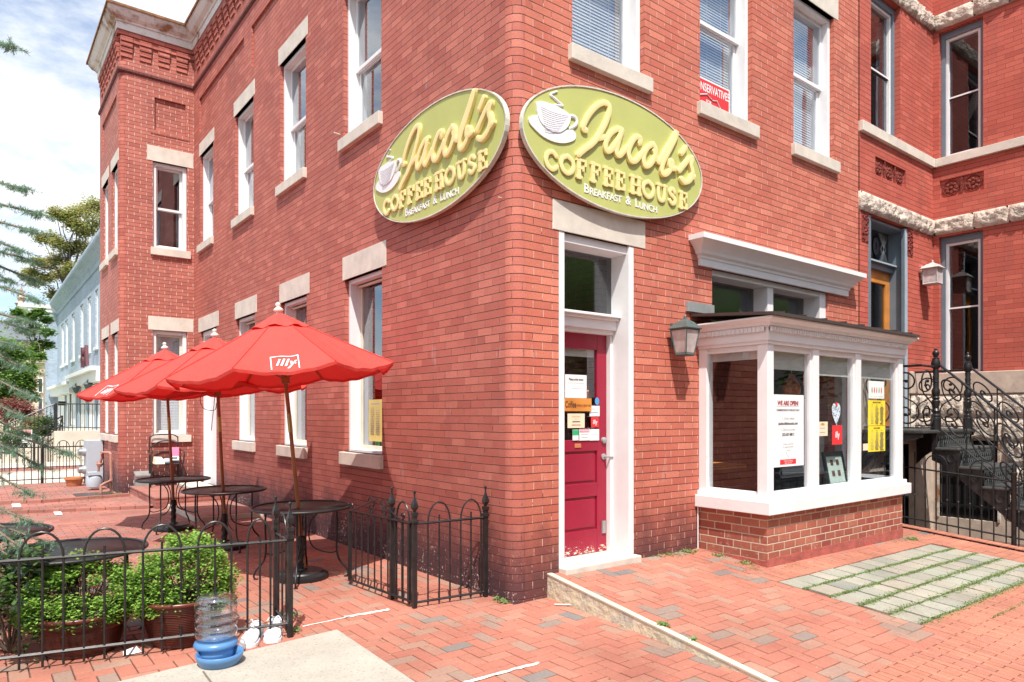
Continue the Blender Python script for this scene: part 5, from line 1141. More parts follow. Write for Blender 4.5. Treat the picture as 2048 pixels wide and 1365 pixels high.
u,z=ony(1194,803,DG); tag(build('round_sticker',G().lathe([(.028,0),(.028,.002)],(0,0,0),20,lambda x,y,zz:(u+x,DG-zz,z+y*1.3)),'blue_p'),'round blue sticker beside the wooden sign on the door glass','sticker')
# framed price board on the window seat
fb_=thing('framed_board','black framed board with four small dark photos standing in the shop window','picture frame')
a=ony(1645,905,-.62); b=ony(1683,985,-.62); u0_,u1_,z1_=a[0],b[0],a[1]-.0; lean=lambda u,d,z:(u-.12*(z1_-z)*.5,-.62+d-(z1_-z)*.22,z); zb_=.705
g=G(lean); 
for p in ((u0_,u0_+.03,zb_,z1_),(u1_-.03,u1_,zb_,z1_),(u0_+.03,u1_-.03,zb_,zb_+.03),(u0_+.03,u1_-.03,z1_-.05,z1_)): g.box(p[0],p[1],-.012,.02,p[2],p[3])
build('frame',g,'black',fb_); build('card',G(lean).box(u0_+.03,u1_-.03,.0,.01,zb_+.03,z1_-.05),mat('pale_mint',(.55,.66,.58),.7,bump=0),fb_)
g=G(lean)
for i in (0,1):
    for j in (0,1): x=u0_+(u1_-u0_)*(.36+.3*i); z=zb_+(z1_-zb_)*(.36+.32*j); g.box(x-.028,x+.028,-.004,.001,z-.03,z+.03)
build('photo',g,'darkwood',fb_)
# pendant lamp, table, chairs inside
pl=thing('pendant_lamp','amber mottled glass pendant lamp hanging behind the first window pane','lamp'); u,z=ony(1583,784,-.35)
build('lamp_shade',G().lathe([(.02,.20),(.035,.17),(.08,.10),(.10,.04),(.095,-.02),(.082,-.03)],(u,-.35,z),20,cap=False),'amber',pl,True); build('lamp_cord',G().tube([(u,-.35,z+.2),(u,-.35,2.17)],.006,6),'gal',pl)
tb=thing('cafe_table','brown wooden table seen through the shop window','table')
build('tabletop',G().box(3.0,4.1,.5,1.25,.83,.87),'orange_wood',tb); build('leg',G().box(3.5,3.58,.85,.93,.13,.83),'black',tb)
pb=thing('white_panel','white panel with a lower rail standing behind the last panes','panel'); build('board',G().box(4.15,5.2,.05,.07,.72,1.35),'shade',pb); build('rail',G().box(4.15,5.2,.03,.09,.76,.81),'white',pb)
ch=thing('wooden_chair','dark slatted chair seen through the left side pane','chair'); g=G()
for k in range(5): g.box(2.95+k*.08,2.975+k*.08,.9,.92,.6,1.05)
g.box(2.92,3.32,.89,.93,1.05,1.1); build('backrest',g,'darkwood',ch); build('seat',G().box(2.92,3.32,.55,.9,.57,.61),'darkwood',ch)
for x,y in ((2.93,.56),(3.28,.56),(2.93,.87),(3.28,.87)): build('leg',G().box(x,x+.03,y,y+.03,.13,.57),'darkwood',ch)
# campaign sign in the second upstairs window
u0_,zt=ony(1397,158,.10); u1_,_=ony(1459,180,.10); zt2=ony(1459,178,.10)[1]
zt=(zt+zt2)/2+.01; u0_=u1_-.70; H_=.46
cs=sheet('campaign_sign','red and white campaign sign leaning in the second upstairs front window','sign',FP(.10),u0_,u1_,zt-H_,zt,'paper',[('#',.5,.5,.92,'red',.95),('CONSERVATIVES',.52,.78,.125,'paper',.002,.70),('FOR',.45,.47,.05,'paper',.001),('Langhin',.5,.27,.16,'paper',.004,.95)])
g=G(FP(.096)); g.tube([(u0_+.03,-.004,zt-H_*.52),(u0_+.28,-.004,zt-H_*.36),(u0_+.38,-.004,zt-H_*.45),(u0_+.46,-.004,zt-H_*.42),(u1_-.02,-.004,zt-H_*.93)],.006,4); build('roof_outline',g,'paper',cs)
# little nails and hook on the walls
n1=onx(680,270); tag(build('wall_hook',G().tube([(.01,n1[0],n1[1]),(-.075,n1[0]+.01,n1[1]+.01)],.009,8),'stone',None,True),'small pale pipe stub sticking out of the side wall left of the upper window','pipe')
n2=onx(1003,397); tag(build('wall_nail',G().tube([(.01,n2[0],n2[1]),(-.035,n2[0],n2[1]+.003)],.005,6),'stone',None,True),'tiny pale nail in the side wall beside the rounded corner','nail')
# thin conduit at bay corner
tag(build('conduit',G().tube([(2.43,-.02,.06),(2.43,-.02,.62)],.007,6),'white',None,True),'thin white painted conduit in the corner between wall and shop window base','pipe')
# ================================================================= POTTED HERBS
def leafcloud(g,pts,n,size,flat=.3):
    for _ in range(n):
        c=pts(); s=size*random.uniform(.6,1.25); a=random.uniform(0,6.28); t=random.uniform(-.9,.9); u=Vector((math.cos(a),math.sin(a),random.uniform(-.5,.6))).normalized(); v=u.cross(Vector((random.uniform(-.5,.5),random.uniform(-.5,.5),1))).normalized()
        c=Vector(c); g.add([tuple(c-u*s*.5),tuple(c-v*s*.36+u*s*.02),tuple(c+u*s*.5),tuple(c+v*s*.36+u*s*.02)],[(0,1,2,3)])
def herb(label,cx,cy,rx,zr,zt,lean,zb=PZ,n=22000,loose=0.):
    t=thing('potted_herb',label,'potted plant','potted herbs behind the hoop fence')
    R0=rx*.92; H=zr-zb
    prof=[(R0*.68,0),(R0*.70,.02)]
    k=22
    for i in range(k):
        f=i/k; r0=R0*(.70+.28*f**.8); prof+=[(r0,.02+(H-.05)*f),(r0+.006,.02+(H-.05)*(f+.45/k)),(r0,.02+(H-.05)*(f+.8/k))]
    prof+=[(R0,H-.03),(R0*1.06,H-.02),(R0*1.07,H),(R0*1.0,H+.003),(R0*.96,H-.02),(R0*.93,H-.10)]
    build('pot',G().lathe(prof,(cx,cy,zb),56),'potglaze',t,'all')
    build('soil',G().lathe([(.001,H-.07),(R0*.94,H-.07)],(cx,cy,zb),30,cap=False),'soil',t)
    g=G()
    for _ in range(70):
        a=random.uniform(0,6.28); r=rx*.95*random.random()**.5; z=zr+(zt-zr)*(1-(r/rx)**2)*.85; g.tube([(cx+.3*r*math.cos(a)*.6,cy+.3*r*math.sin(a)*.6,zr-.08),(cx+.7*r*math.cos(a),cy+.7*r*math.sin(a),zr+(z-zr)*.5),(cx+r*math.cos(a),cy+r*math.sin(a),z)],.003,4)
    build('stem',g,'bark',t)
    g=G(); cl=[]
    for _ in range(230):
        a=random.uniform(0,6.28); u=random.uniform(-.45,1.0); ph=math.asin(max(-.4,u)); rr=random.uniform(.80,1.02)+(.1*loose*random.random())
        cl.append((cx+rx*1.08*math.cos(ph)*math.cos(a)*rr+lean[0]*(1+u)*.5,cy+rx*1.08*math.cos(ph)*math.sin(a)*rr+lean[1]*(1+u)*.5,zr+.04+(zt-zr-.05)*max(u,-.25)*rr,random.uniform(.035,.075)))
    def pt():
        x,y,z,s=random.choice(cl); return (random.gauss(x,s*.42),random.gauss(y,s*.42),random.gauss(z,s*.42))
    fx,fy=FB[0]-FA[0],FB[1]-FA[1]; fl_=math.hypot(fx,fy)
    pt0=pt
    def pt():
        while True:
            p=pt0(); dd=((p[0]-FA[0])*fy-(p[1]-FA[1])*fx)/fl_
            if dd>.015 or random.random()<.04: return p
            k_=.015+random.random()*.05-dd; return (p[0]+fy/fl_*k_,p[1]-fx/fl_*k_,p[2])
    leafcloud(g,pt,n,.023); build('foliage',g,'herb',t)
    return t
random.seed(21)
pc=atd(366,1188,4.85); herb('mounded bright green potted herb beside the water dispenser, in a ribbed red brown pot',pc[0],pc[1],.305,.235,.655,(FX*.05,FY*.05))
pc2=atd(165,1225,4.66); herb('sprawling bright green potted herb at the left behind the fence, in a ribbed dark pot',pc2[0],pc2[1],.325,.19,.52,(-.02+FX*.06,.02+FY*.06),loose=.6)
pc3=atd(20,1200,4.6); 
lb_=thing('leafy_shrub','dark leafy shrub at the left edge between the fence and the conifer branches','shrub'); g=G()
cl=[(pc3[0]+random.gauss(0,.17),pc3[1]+random.gauss(0,.17),random.uniform(.05,.62)) for _ in range(60)]
leafcloud(g,lambda:[random.gauss(c,.04) for c in random.choice(cl)],2600,.045); build('foliage',g,'dark_leaf',lb_)
g=G()
for c in cl[:18]: g.tube([(pc3[0],pc3[1],PZ),(c[0]*.5+pc3[0]*.5,c[1]*.5+pc3[1]*.5,c[2]*.5),c],.006,5)
build('stem',g,'bark',lb_)
# ================================================================= WATER DISPENSER, SHOES, SCRAPS
zs_=PZ+.03; wx,wy=onz(432,1316,zs_)
wd=thing('pet_water_dispenser','clear ribbed bottle upside down on a blue plastic drinking bowl','water dispenser',None,(wx,wy,zs_),0)
fr=Vector((RX*.55-FX*.83,RY*.55-FY*.83,0)).normalized()
prof=[(.055,.115),(.085,.125),(.113,.145)]
for k in range(4):
    z=.155+k*.055; prof+=[(.120,z),(.124,z+.018),(.122,z+.036),(.117,z+.048)]
prof+=[(.120,.385),(.108,.405),(.075,.42),(.04,.424),(.001,.422)]
build('bottle',G().lathe(prof,n=40,cap=False),'clear',wd,'all')
build('water',G().lathe([(.05,.118),(.08,.128),(.105,.142),(.112,.155),(.001,.156)],n=32,cap=False),'clear',wd,'all')
g=G(); g.lathe([(.09,.0),(.105,.01),(.108,.05),(.105,.068),(.122,.078),(.130,.095),(.122,.115),(.095,.128),(.06,.128),(.05,.11)],n=40); 
c=fr*.115; g2=[(.095,.0),(.115,.004),(.130,.045),(.137,.072),(.129,.074),(.120,.048),(.108,.02),(.001,.016)]
g.lathe(g2,(c.x,c.y,0),36,cap=False); build('bowl',g,'blueplastic',wd,'all')
wd.scale=(1.04,1.04,.97)
build('bowl_water',G().lathe([(.001,.045),(.107,.045)],(c.x,c.y,0),30,cap=False),'glass',wd)
def shoe(label,px,py,d,ang,tilt=0):
    x,y,_=atd(px,py,d); t=thing('shoe',label,'shoe','pair of white sneakers by the fence post',(x,y,PZ),ang)
    n=13; secs=[(-.14,.030,.060,.02),(-.13,.038,.085,.0),(-.10,.040,.100,.0),(-.06,.039,.098,.0),(-.02,.038,.085,.0),(.03,.043,.070,.0),(.08,.048,.056,.0),(.12,.044,.046,.0),(.145,.030,.034,.004),(.152,.012,.02,.008)]
    vs=[];m_=14
    for (u,w,h,z0) in secs:
        for k in range(m_):
            a=2*math.pi*k/m_; cx_=math.cos(a); sz=math.sin(a); vs.append((u,w*math.copysign(abs(cx_)**.8,cx_),z0+.012+(h-.012)*(sz*.5+.5) if sz>0 else z0+.012+(h-.012)*.5*(1+sz)))
    g=G(); g.add(vs,[(i*m_+k,i*m_+(k+1)%m_,(i+1)*m_+(k+1)%m_,(i+1)*m_+k) for i in range(len(secs)-1) for k in range(m_)]+[tuple(range(m_))[::-1],tuple(range((len(secs)-1)*m_,len(secs)*m_))]); up=build('upper',g,'shoe',t,'all')
    g=G(); out=[(u,w*1.08) for u,w,_,_ in secs]; poly=[(u,w) for u,w in out]+[(u,-w) for u,w in out[::-1]]; g.prism(poly[::-1],0,.022); build('sole',g,'shoe',t,bev=.003)
    g=G()
    for k in range(5): u=-.02+k*.02; h=.092-k*.007; g.tube([(u,-.022,h-.010),(u+.008,0,h+.004),(u,.022,h-.010)],.0032,5)
    g.tube(catmull([(-.03,0,.098),(-.045,.02,.112),(-.03,.04,.09)],5),.003,5); g.tube(catmull([(-.03,0,.098),(-.05,-.02,.115),(-.028,-.042,.088)],5),.003,5); build('lace',g,'shoe',t,True)
    g=G(); g.lathe([(.026,0),(.024,.006)],(-.095,0,.094),16,cap=False); build('opening',g,'ink',t); t.scale=(.95,1.2,1.25)
    return t
shoe('left white sneaker of the pair behind the fence beside the dispenser',505,1275,4.82,R_(175+60)); shoe('right white sneaker of the pair, next to the fence post',548,1260,4.92,R_(185+60))
a=onz(1109,1209,PZ+.012); b=onz(1201,1212,PZ+.012); tag(build('stick',G().tube([(a[0],a[1],PZ+.010),((a[0]+b[0])/2,(a[1]+b[1])/2,PZ+.012),(b[0],b[1],PZ+.010)],.008,6),'stone',None,True),'pale thin stick lying on the pavers beside the yellowed kerb','stick')
a=onz(262,1305,PZ+.01); tag(build('paper_scrap',G().add([(a[0]-.05,a[1]-.03,PZ+.004),(a[0]+.06,a[1]-.02,PZ+.006),(a[0]+.04,a[1]+.05,PZ+.03),(a[0]-.04,a[1]+.05,PZ+.012)],[(0,1,2,3)]),'paper'),'crumpled white paper scrap on the pavers between the two pots','litter')
# ================================================================= CHAIR, BOX, METERS BY THE FAR BAY
chx,chy=-.60,10.25; zc=.10
c=thing('metal_armchair','rusty black metal armchair with mesh seat standing against the far bay wall under the window','chair',None,(chx,chy,zc),R_(-4))
g=G(); 
for s in (-1,1): g.tube([(s*.26,.20,0),(s*.26,.20,.42),(s*.25,.24,.95)],.011,8)
g.tube(catmull([(-.25,.24,.93),(-.15,.245,.985),(.15,.245,.985),(.25,.24,.93)],6),.011,8); g.tube(catmull([(-.26,.23,.72),(-.1,.235,.84),(.1,.235,.86),(.26,.23,.80)],6),.012,8); g.tube([(-.26,.21,.66),(.26,.21,.66)],.008,6); build('back_frame',g,'iron',c,True)
build('seat',G().box(-.27,.27,-.24,.22,.42,.435),'tabletop_mesh',c); g=G()
for k in range(26): g.tube([(-.25+k*.02,.218,.44),(-.25+k*.02,.222,.66)],.0025,4)
for k in range(9): g.tube([(-.25,.218,.46+k*.022),(.25,.218,.46+k*.022)],.0025,4)
build('backrest_mesh',g,'iron',c)
for s in (-1,1):
    build('armrest',G().tube(catmull([(s*.28,.22,.68),(s*.30,0,.67),(s*.30,-.22,.65),(s*.29,-.25,.55),(s*.28,-.23,.43)],6),.013,8),'iron',c,True)
    build('leg',G().tube([(s*.27,-.23,.42),(s*.285,-.25,.0)],.012,8),'iron',c,True); build('leg',G().tube([(s*.24,.18,.42),(s*.25,.26,.0)],.012,8),'iron',c,True)
bx=thing('carton','red and white cardboard carton tipped against the metal chair back','box',None,(chx+.17,chy+.06,zc+.45),R_(-25)); bx.rotation_euler=(R_(-28),0,R_(-15)); build('body',G().box(-.08,.08,-.05,.12,.02,.30),'pink_p',bx,bev=.004); build('white_end',G().box(-.081,.081,-.053,.121,.015,.10),'paper',bx); build('dark_label',G().box(-.055,.055,-.057,-.053,.04,.08),'ink',bx)
tag(build('paper_bag',G().add([(chx-.22,chy-.18,zc+.436),(chx-.05,chy-.2,zc+.436),(chx-.04,chy+.05,zc+.44),(chx-.22,chy+.05,zc+.44),(chx-.20,chy-.15,zc+.53),(chx-.07,chy-.15,zc+.52),(chx-.07,chy+.02,zc+.56),(chx-.21,chy+.02,zc+.57)],[(0,1,2,3),(4,5,6,7),(0,1,5,4),(1,2,6,5),(2,3,7,6),(3,0,4,7)]),'paper_cream'),'cream paper bag lying on the mesh seat of the metal chair','bag')
tag(build('plastic_bag',G().lathe([(.08,0),(.10,.03),(.09,.07),(.04,.10)],(chx-.0,chy-.1,zc+.437),9),'cab',None,'all'),'pale blue plastic bundle beside the red carton on the chair','bag')
a=ony(270,946,10.5); b=ony(298,976,10.5)
mb=thing('utility_box','small grey metal box with a sloping lid on the platform against the far bay','box'); build('body',G().box(a[0],b[0],10.42,10.6,.10,a[1]-.06),'gal',mb,bev=.004); g=G(); g.add([(a[0]-.01,10.40,a[1]-.07),(b[0]+.01,10.40,a[1]-.07),(b[0]+.01,10.6,a[1]-.01),(a[0]-.01,10.6,a[1]-.01),(a[0]-.01,10.40,a[1]-.045),(b[0]+.01,10.40,a[1]-.045),(b[0]+.01,10.6,a[1]+.02),(a[0]-.01,10.6,a[1]+.02)],[(0,3,2,1),(4,5,6,7),(0,1,5,4),(1,2,6,5),(2,3,7,6),(3,0,4,7)]); build('lid',g,'gal',mb)
g=G(); textgeo(g,'MAIL',.05,lambda x,y,z:((a[0]+b[0])/2+x,10.418-z,a[1]-.13+y),0,.001); build('lettering',g,'paper',mb)
em=thing('electric_meter_cabinet','tall pale grey electric cabinet with two round meters on the brick bay','meter')
build('cabinet',G().box(-1.66,-1.36,12.55,13.1,-.02,.93),'cab',em,bev=.006)
for z in (.30,.68):
    q=build('meter',G().lathe([(.09,0),(.09,.05),(.075,.06),(.07,.12),(.03,.14)],(0,0,0),20,lambda x,y,zz:(-1.66-zz,12.8+x,z+y)),'gal',em,True); build('meter_glass',G().lathe([(.075,.061),(.075,.13),(.04,.15)],(0,0,0),20,lambda x,y,zz:(-1.661-zz,12.8+x,z+y),cap=False),'clear',q,True)
gm=thing('gas_meter','rounded white gas meter with painted pipes at the foot of the far brick bay','meter')
g=G(); g.lathe([(.08,0),(.14,.02),(.15,.08),(.15,.16),(.14,.22),(.09,.26),(.05,.27)],(-1.62,11.75,.0),20); g.box(-1.74,-1.50,11.62,11.88,.26,.32); build('body',g,'cab',gm,True)
g=G(); r_=.024
g.tube([(-1.55,11.75,.30),(-1.55,11.7,.42),(-1.50,11.65,.60),(-1.50,11.6,.72),(-1.42,11.2,.73),(-1.41,11.15,.70),(-1.41,11.1,-.09)],r_,10); g.tube([(-1.41,11.1,.18),(-1.55,10.9,.15),(-1.62,10.85,.12),(-1.62,10.85,-.08)],r_,10)
g.lathe([(.03,0),(.055,.03),(.06,.07),(.03,.10)],(-1.53,11.7,.42),14); g.lathe([(.034,0),(.034,.05)],(-1.50,11.6,.69),12); g.lathe([(.034,-.03),(.034,.03)],(-1.41,11.1,.18),12); g.box(-1.58,-1.52,11.69,11.72,.47,.53); build('pipe',g,'rustpipe',gm,True)
tag(build('terracotta_planter',G().lathe([(.13,0),(.17,.14),(.19,.14),(.19,.18),(.165,.18),(.15,.10)],(-1.85,12.95,PZ+.05),28),'terracotta',None,True),'empty terracotta planter next to the pale electric cabinet','planter')
a=onz(215,1003,PZ+.05); tag(build('metal_plate',G().box(-2.05,-1.42,10.30,11.1,PZ+.048,PZ+.06),'roof_metal'),'dark metal access plate lying flush in the patio by the gas meter','plate')
# ================================================================= FAR SIDE OF THE ALLEY
random.seed(31)
def ironfence(label,x0,x1,y,zb,h,sp,hoops=False,posts=()):
    t=thing('iron_fence',label,'fence'); g=G(); n=int(abs(x1-x0)/sp); xs=[x0+(x1-x0)*k/n for k in range(n+1)]
    if not hoops:
        for x in xs: g.tube([(x,y,zb),(x,y,zb+h)],.009,5)
    else:
        for k in range(0,n-1,3):
            a,b=xs[k],xs[k+2]; m_=(a+b)/2; r=(b-a)/2; g.tube([(a,y,zb)]+[(m_-r*math.cos(q*math.pi/10),y,zb+h-.2+.2*math.sin(q*math.pi/10)) for q in range(11)]+[(b,y,zb)],.010,5); g.tube([(xs[k+1],y,zb),(xs[k+1],y,zb+h-.15)],.009,5)
    build('picket',g,'iron',t)
    for z in (.10,h*.78 if hoops else h*.88): build('rail',G().tube([(x0,y,zb+z),(x1,y,zb+z)],.011,4),'iron',t)
    for x in posts: build('post',G().lathe([(.03,0),(.03,h*1.0),(.045,h*1.03),(.02,h*1.07),(.004,h*1.14)],(x,y,zb),8),'iron',t)
    return t
ironfence('low black picket fence closing the patio at its far end',-1.50,-6.6,14.0,PZ+.04,.92,.13,False,(-2.35,-5.0))
ironfence('black hoop top fence across the alley in front of the pale stoop',-.9,-8.5,19.2,-.12,.85,.15,True,(-2.2,-5.6))
g=G(); g.quad((-14,14.1,-.10),(.0,14.1,-.10),(.0,18.4,-.10),(-14,18.4,-.10)); struct(build('far_pavement',g,'concrete_far'))
g=G(); g.quad((-14,18.4,-.08),(.0,18.4,-.08),(.0,20.4,-.08),(-14,20.4,-.08)); struct(build('brick_strip',g,'brick_platform'))
g=G(); g.box(-14,0,18.34,18.40,-.2,-.06); struct(build('far_kerb',g,'concrete_far'))
g=G(); g.quad((-16,20.4,-.10),(4.0,20.4,-.10),(4.0,60,-.10),(-16,60,-.10)); struct(build('far_path',g,'concrete_far'))
g=G(); g.quad((-16,21.5,-.09),(-2.9,21.5,-.09),(-2.9,60,-.09),(-16,60,-.09)); struct(build('lawn',g,mat('lawn',(.10,.22,.05),.9,var=.3,vs=5,bump=.6,bscale=60)))
# pale blue painted row
bb=thing('painted_brick_building','pale blue painted brick building with tall narrow white windows and a white cornice','building')
win=[((122,642),(127.5,716)),((130,635),(135.5,712)),((143,624),(149,705)),((160,605),(166.5,693)),((175,589),(181.5,683)),((190,571),(196,673))]
hb_=[]
for (a,b) in win:
    y1,zt=onx(a[0],a[1]); y0,_=onx(b[0],a[1]); zb=onx(b[0],b[1])[1]; hb_.append((y0,y1,3.95,6.05))
g=G(); wallsheet(g,fnX(0),15.3,40.,-.3,7.3,[(p,q,r,s) for p,q,r,s in hb_ if q<40]); g.quad((0,40,-.3),(9,40,-.3),(9,40,7.3),(0,40,7.3)); g.quad((0,15.3,7.29),(9,15.3,7.29),(9,40,7.29),(0,40,7.29)); g.quad((9,15.3,-.3),(9,40,-.3),(9,40,7.3),(9,15.3,7.3)); g.quad((0,15.3,-.3),(9,15.3,-.3),(9,15.3,7.3),(0,15.3,7.3)); build('wall',g,'brick_blue',bb)
for (p,q,r,s) in hb_: w=window(bb,fnX(0),p,q,r,s,None,(p-.05,q+.05,r-.12,r),frame='white_far',sash='white_far',blind=1.,fw=.10,stone='white_far')
for z in (0,):
    g=G(); sweep(g,[(0,15.3),(0,40.0)],[(-.02,6.75),(.05,6.75),(.05,6.95),(.10,7.0),(.10,7.05),(.22,7.18),(.34,7.28),(.36,7.35),(.36,7.45),(-.02,7.5)]); build('cornice',g,'brick_blue',bb)
g=G(); g.box(-.5,.1,39.7,40.6,-.2,7.1); build('pilaster',g,'brick_blue',bb); g=G(); g.box(-1.7,.4,39.6,41.0,7.1,7.3); g.box(-1.3,.2,39.65,40.9,6.9,7.1); g.tube(catmull([(-1.0,39.8,6.9),(-.7,39.8,6.6),(-.6,39.8,6.2)],5),.12,6); build('cornice_bracket',g,'white_far',bb)
for (ya,yb,z) in ((22,30.2,2.95),(30.3,39.5,2.75)): build('shop_cornice',G().box(-.5,.0,ya,yb,z,z+.14).box(-.35,.0,ya,yb,z-.35,z),'white_far',bb)
for (ya,yb) in ((22.5,24),(25,26.4),(27.4,29),(31,34.5),(35.5,38.8)): build('white_door',G().box(-.04,.0,ya,yb,.9,2.6).box(-.06,-.041,ya+.1,(ya+yb)/2-.05,1.0,1.6).box(-.06,-.041,(ya+yb)/2+.05,yb-.1,1.0,1.6),'white_far',bb)
for y in (24.4,26.9,29.4,30.2): build('grey_trim',G().box(-.10,-.001,y-.15,y+.15,.9,2.6),'greyblue_lt',bb)
build('dark_doorway',G().box(-.06,-.041,32.6,33.1,.95,2.5),'ink',bb)
g=G(); g.box(-.35,-.05,35.0,35.4,1.9,2.1); g.tube([(-.05,35.2,2.0),(-.2,35.2,2.0)],.05,6); build('wall_camera',g,'iron',bb)
for i,y in enumerate((24.0,27.6)):
    t=tag(build('wall_lamp',G().lathe([(.04,0),(.14,.22),(.19,.24),(.05,.36),(.01,.42)],(-.35,y,2.3),8).tube([(-.35,y,2.7),(-.1,y,2.72)],.02,5),'lampgreen'),['small white roofed lamp on the blue building next to the brick bay','small dark lamp on the blue building above the stoop, farther of two'][i],'lamp')
sgn=thing('wall_sign','dark maroon letters mounted on the pale blue wall just beside the brick bay','sign')
g=G(); ym=onx(193,690)[0]; 
for k,chh in enumerate('BA'): textgeo(g,chh,1.0,lambda x,y,z:(-.35-z,ym+.7-k*1.0-x,3.55+y),.05,.03)
build('lettering',g,mat('maroon_letter',(.10,.02,.03),.6),sgn)
# stoop
stp=thing('concrete_stoop','pale concrete stoop with stained sides in front of the blue building','stoop')
g=G(); g.box(-1.45,-.001,22.6,29,-.3,.93); 
for k in range(5): g.box(-1.45-.34*(k+1),-1.4501-.34*k,23.2,28.4,-.3,.93-.19*(k+1))
build('steps',g,'concrete_far',stp,bev=.01)
g=G(); g.tube([(-1.4,22.7,.93),(-1.4,22.7,1.85)],.03,6); g.tube([(-1.4,22.7,1.83),(-.05,22.7,1.83)],.022,6); g.tube([(-1.4,22.7,1.03),(-.05,22.7,1.03)],.015,6)
for k in range(12): g.tube([(-1.4+.115*k,22.7,.93),(-1.4+.115*k,22.7,1.83)],.010,5)
g.tube([(-1.4,23.3,1.83),(-3.1,23.3,.95)],.022,6); g.tube([(-3.1,23.3,-.1),(-3.1,23.3,.95)],.025,6); g.tube([(-1.4,23.3,.93),(-1.4,23.3,1.83)],.025,6)
for k in range(14): x=-1.5-.115*k; g.tube([(x,23.3,max(-.1,.93-.19*int((-1.45-x)/.34+1))),(x,23.3,1.83+(x+1.4)*.52)],.009,5)
build('iron_railing',g,'iron',stp)
a=atd(54,873,21.5)
ps_=thing('property_sign','small white and red sign on the railing by the far stoop steps','sign',None,(0,0,0))
fnS=lambda u,d,z:(a[0]+RX*u+FX*d,a[1]+RY*u+FY*d,a[2]+z)
build('board',G(fnS).box(-.155,.155,0,.01,-.20,.20),'paper',ps_); build('red_band',G(fnS).box(-.135,.135,-.004,-.0005,.03,.185),'red',ps_)
g=G(); textgeo(g,'PRIVATE',.075,lambda x,y,z:fnS(x,-.006-z,.14+y),0,.001,sx=.85); textgeo(g,'PROPERTY',.07,lambda x,y,z:fnS(x,-.006-z,.07+y),0,.001,sx=.75); build('lettering',g,'paper',ps_)
g=G(fnS); g.tube([(-.14,.02,-.95),(-.14,.02,.2)],.01,5); build('post',g,'iron',ps_)
# sloping railing farther left
rg=thing('stair_railing','dark sloping double rail of a stair among the shrubs at far left','railing'); g=G(); p=atd(10,905,23); q=atd(125,832,23)
for dz in (0,-.35,-.62): g.tube([(p[0],p[1],p[2]+dz),(q[0],q[1],q[2]+dz*.9)],.022,6)
r2=atd(125,862,23); g.tube([q,atd(118,862,23)],.02,6); 
for k in range(5): a_=Vector(p).lerp(Vector(q),k/4); g.tube([tuple(a_),(a_.x,a_.y,-.1)],.02,5)
build('rail',g,'iron',rg)
# beige turreted house far behind
hs=thing('turreted_house','beige rendered house with a slate conical turret and copper finial far behind the trees','house')
dh=47.; c=atd(43,700,dh+2.6); R_t=2.9
g=G(); g.lathe([(R_t,-.3),(R_t,6.4)],(c[0],c[1],0),10); p0=atd(42,700,dh+1.); p1=atd(106,700,dh+1.); bx_=Vector((FX,FY,0))*9
g.add([(p0[0],p0[1],-.3),(p1[0],p1[1],-.3),(p1[0]+bx_.x,p1[1]+bx_.y,-.3),(p0[0]+bx_.x,p0[1]+bx_.y,-.3),(p0[0],p0[1],6.6),(p1[0],p1[1],6.6),(p1[0]+bx_.x,p1[1]+bx_.y,6.6),(p0[0]+bx_.x,p0[1]+bx_.y,6.6)],[(0,1,5,4),(1,2,6,5),(2,3,7,6),(3,0,4,7),(4,5,6,7)]); build('wall',g,'beige',hs)
g=G(); g.lathe([(R_t+.25,6.4),(R_t+.3,6.55),(R_t*.55,7.5),(R_t*.25,8.4),(.25,9.3)],(c[0],c[1],0),10); build('turret_roof',g,'slate',hs); build('finial',G().lathe([(.3,9.2),(.42,9.4),(.2,9.55),(.28,9.8),(.12,10.0),(.14,10.2),(.02,10.7)],(c[0],c[1],0),10),mat('pale_copper',(.62,.42,.34),.4,.3),hs,True)
fh=lambda u,d,z:(p0[0]+(p1[0]-p0[0])*u+FX*d,p0[1]+(p1[1]-p0[1])*u+FY*d,z)
for o0,z0,z1 in ((-.25,5.0,5.45),(-.15,4.3,4.45),(-.2,.6,.9)): build('trim_band',G(fh).box(-.02,1.02,o0,.1,z0,z1),'beige_trim',hs)
for (z0,z1) in ((2.85,4.1),(1.25,2.75)):
    w=build('window',G(fh).box(.53,.74,-.06,.05,z0,z1),'beige_trim',hs); build('sash',G(fh).box(.56,.71,-.09,-.061,z0+.1,z1-.1),'white_far',w); build('pane',G(fh).box(.58,.69,-.11,-.091,z0+.18,z1-.18),'ink',w)
# ---------------------------------------------------------------- trees
def limb(g,a,b,r0,r1,n=6,w=.15):
    a,b=Vector(a),Vector(b); L_=(b-a).length; P=[a]
    for k in range(1,n): t=k/n; P.append(a.lerp(b,t)+Vector([random.uniform(-1,1)*w*L_*.12 for _ in range(3)])+Vector((0,0,w*L_*.4*math.sin(t*3.14))))
    P.append(b); P=catmull([tuple(p) for p in P],3); g.tube(P,[r0+(r1-r0)*i/(len(P)-1) for i in range(len(P))],6)
def tree(name,label,base,clumps,leaf,lm,n,cat='tree',tr=.22,spread=.55,group=None):
    t=thing(name,label,cat,group); g=G(); mx=sum(c[0] for c in clumps)/len(clumps); my=sum(c[1] for c in clumps)/len(clumps); zl=min(c[2] for c in clumps); zh=max(c[2] for c in clumps)
    top=(mx,my,zl+(zh-zl)*.45); limb(g,base,top,tr,tr*.45,6,.1)
    B=Vector(base);T_=Vector(top)
    for c in clumps: s=B.lerp(T_,random.uniform(.55,1.)); limb(g,tuple(s),c[:3],tr*.22,tr*.05,5,.25)
    build('trunk',g,'bark',t,True); g=G()
    def pt():
        c=random.choice(clumps); r=c[3]; return (random.gauss(c[0],r*spread),random.gauss(c[1],r*spread),random.gauss(c[2],r*spread*.7))
    leafcloud(g,pt,n,leaf); build('crown',g,lm,t); return t
cl=[]
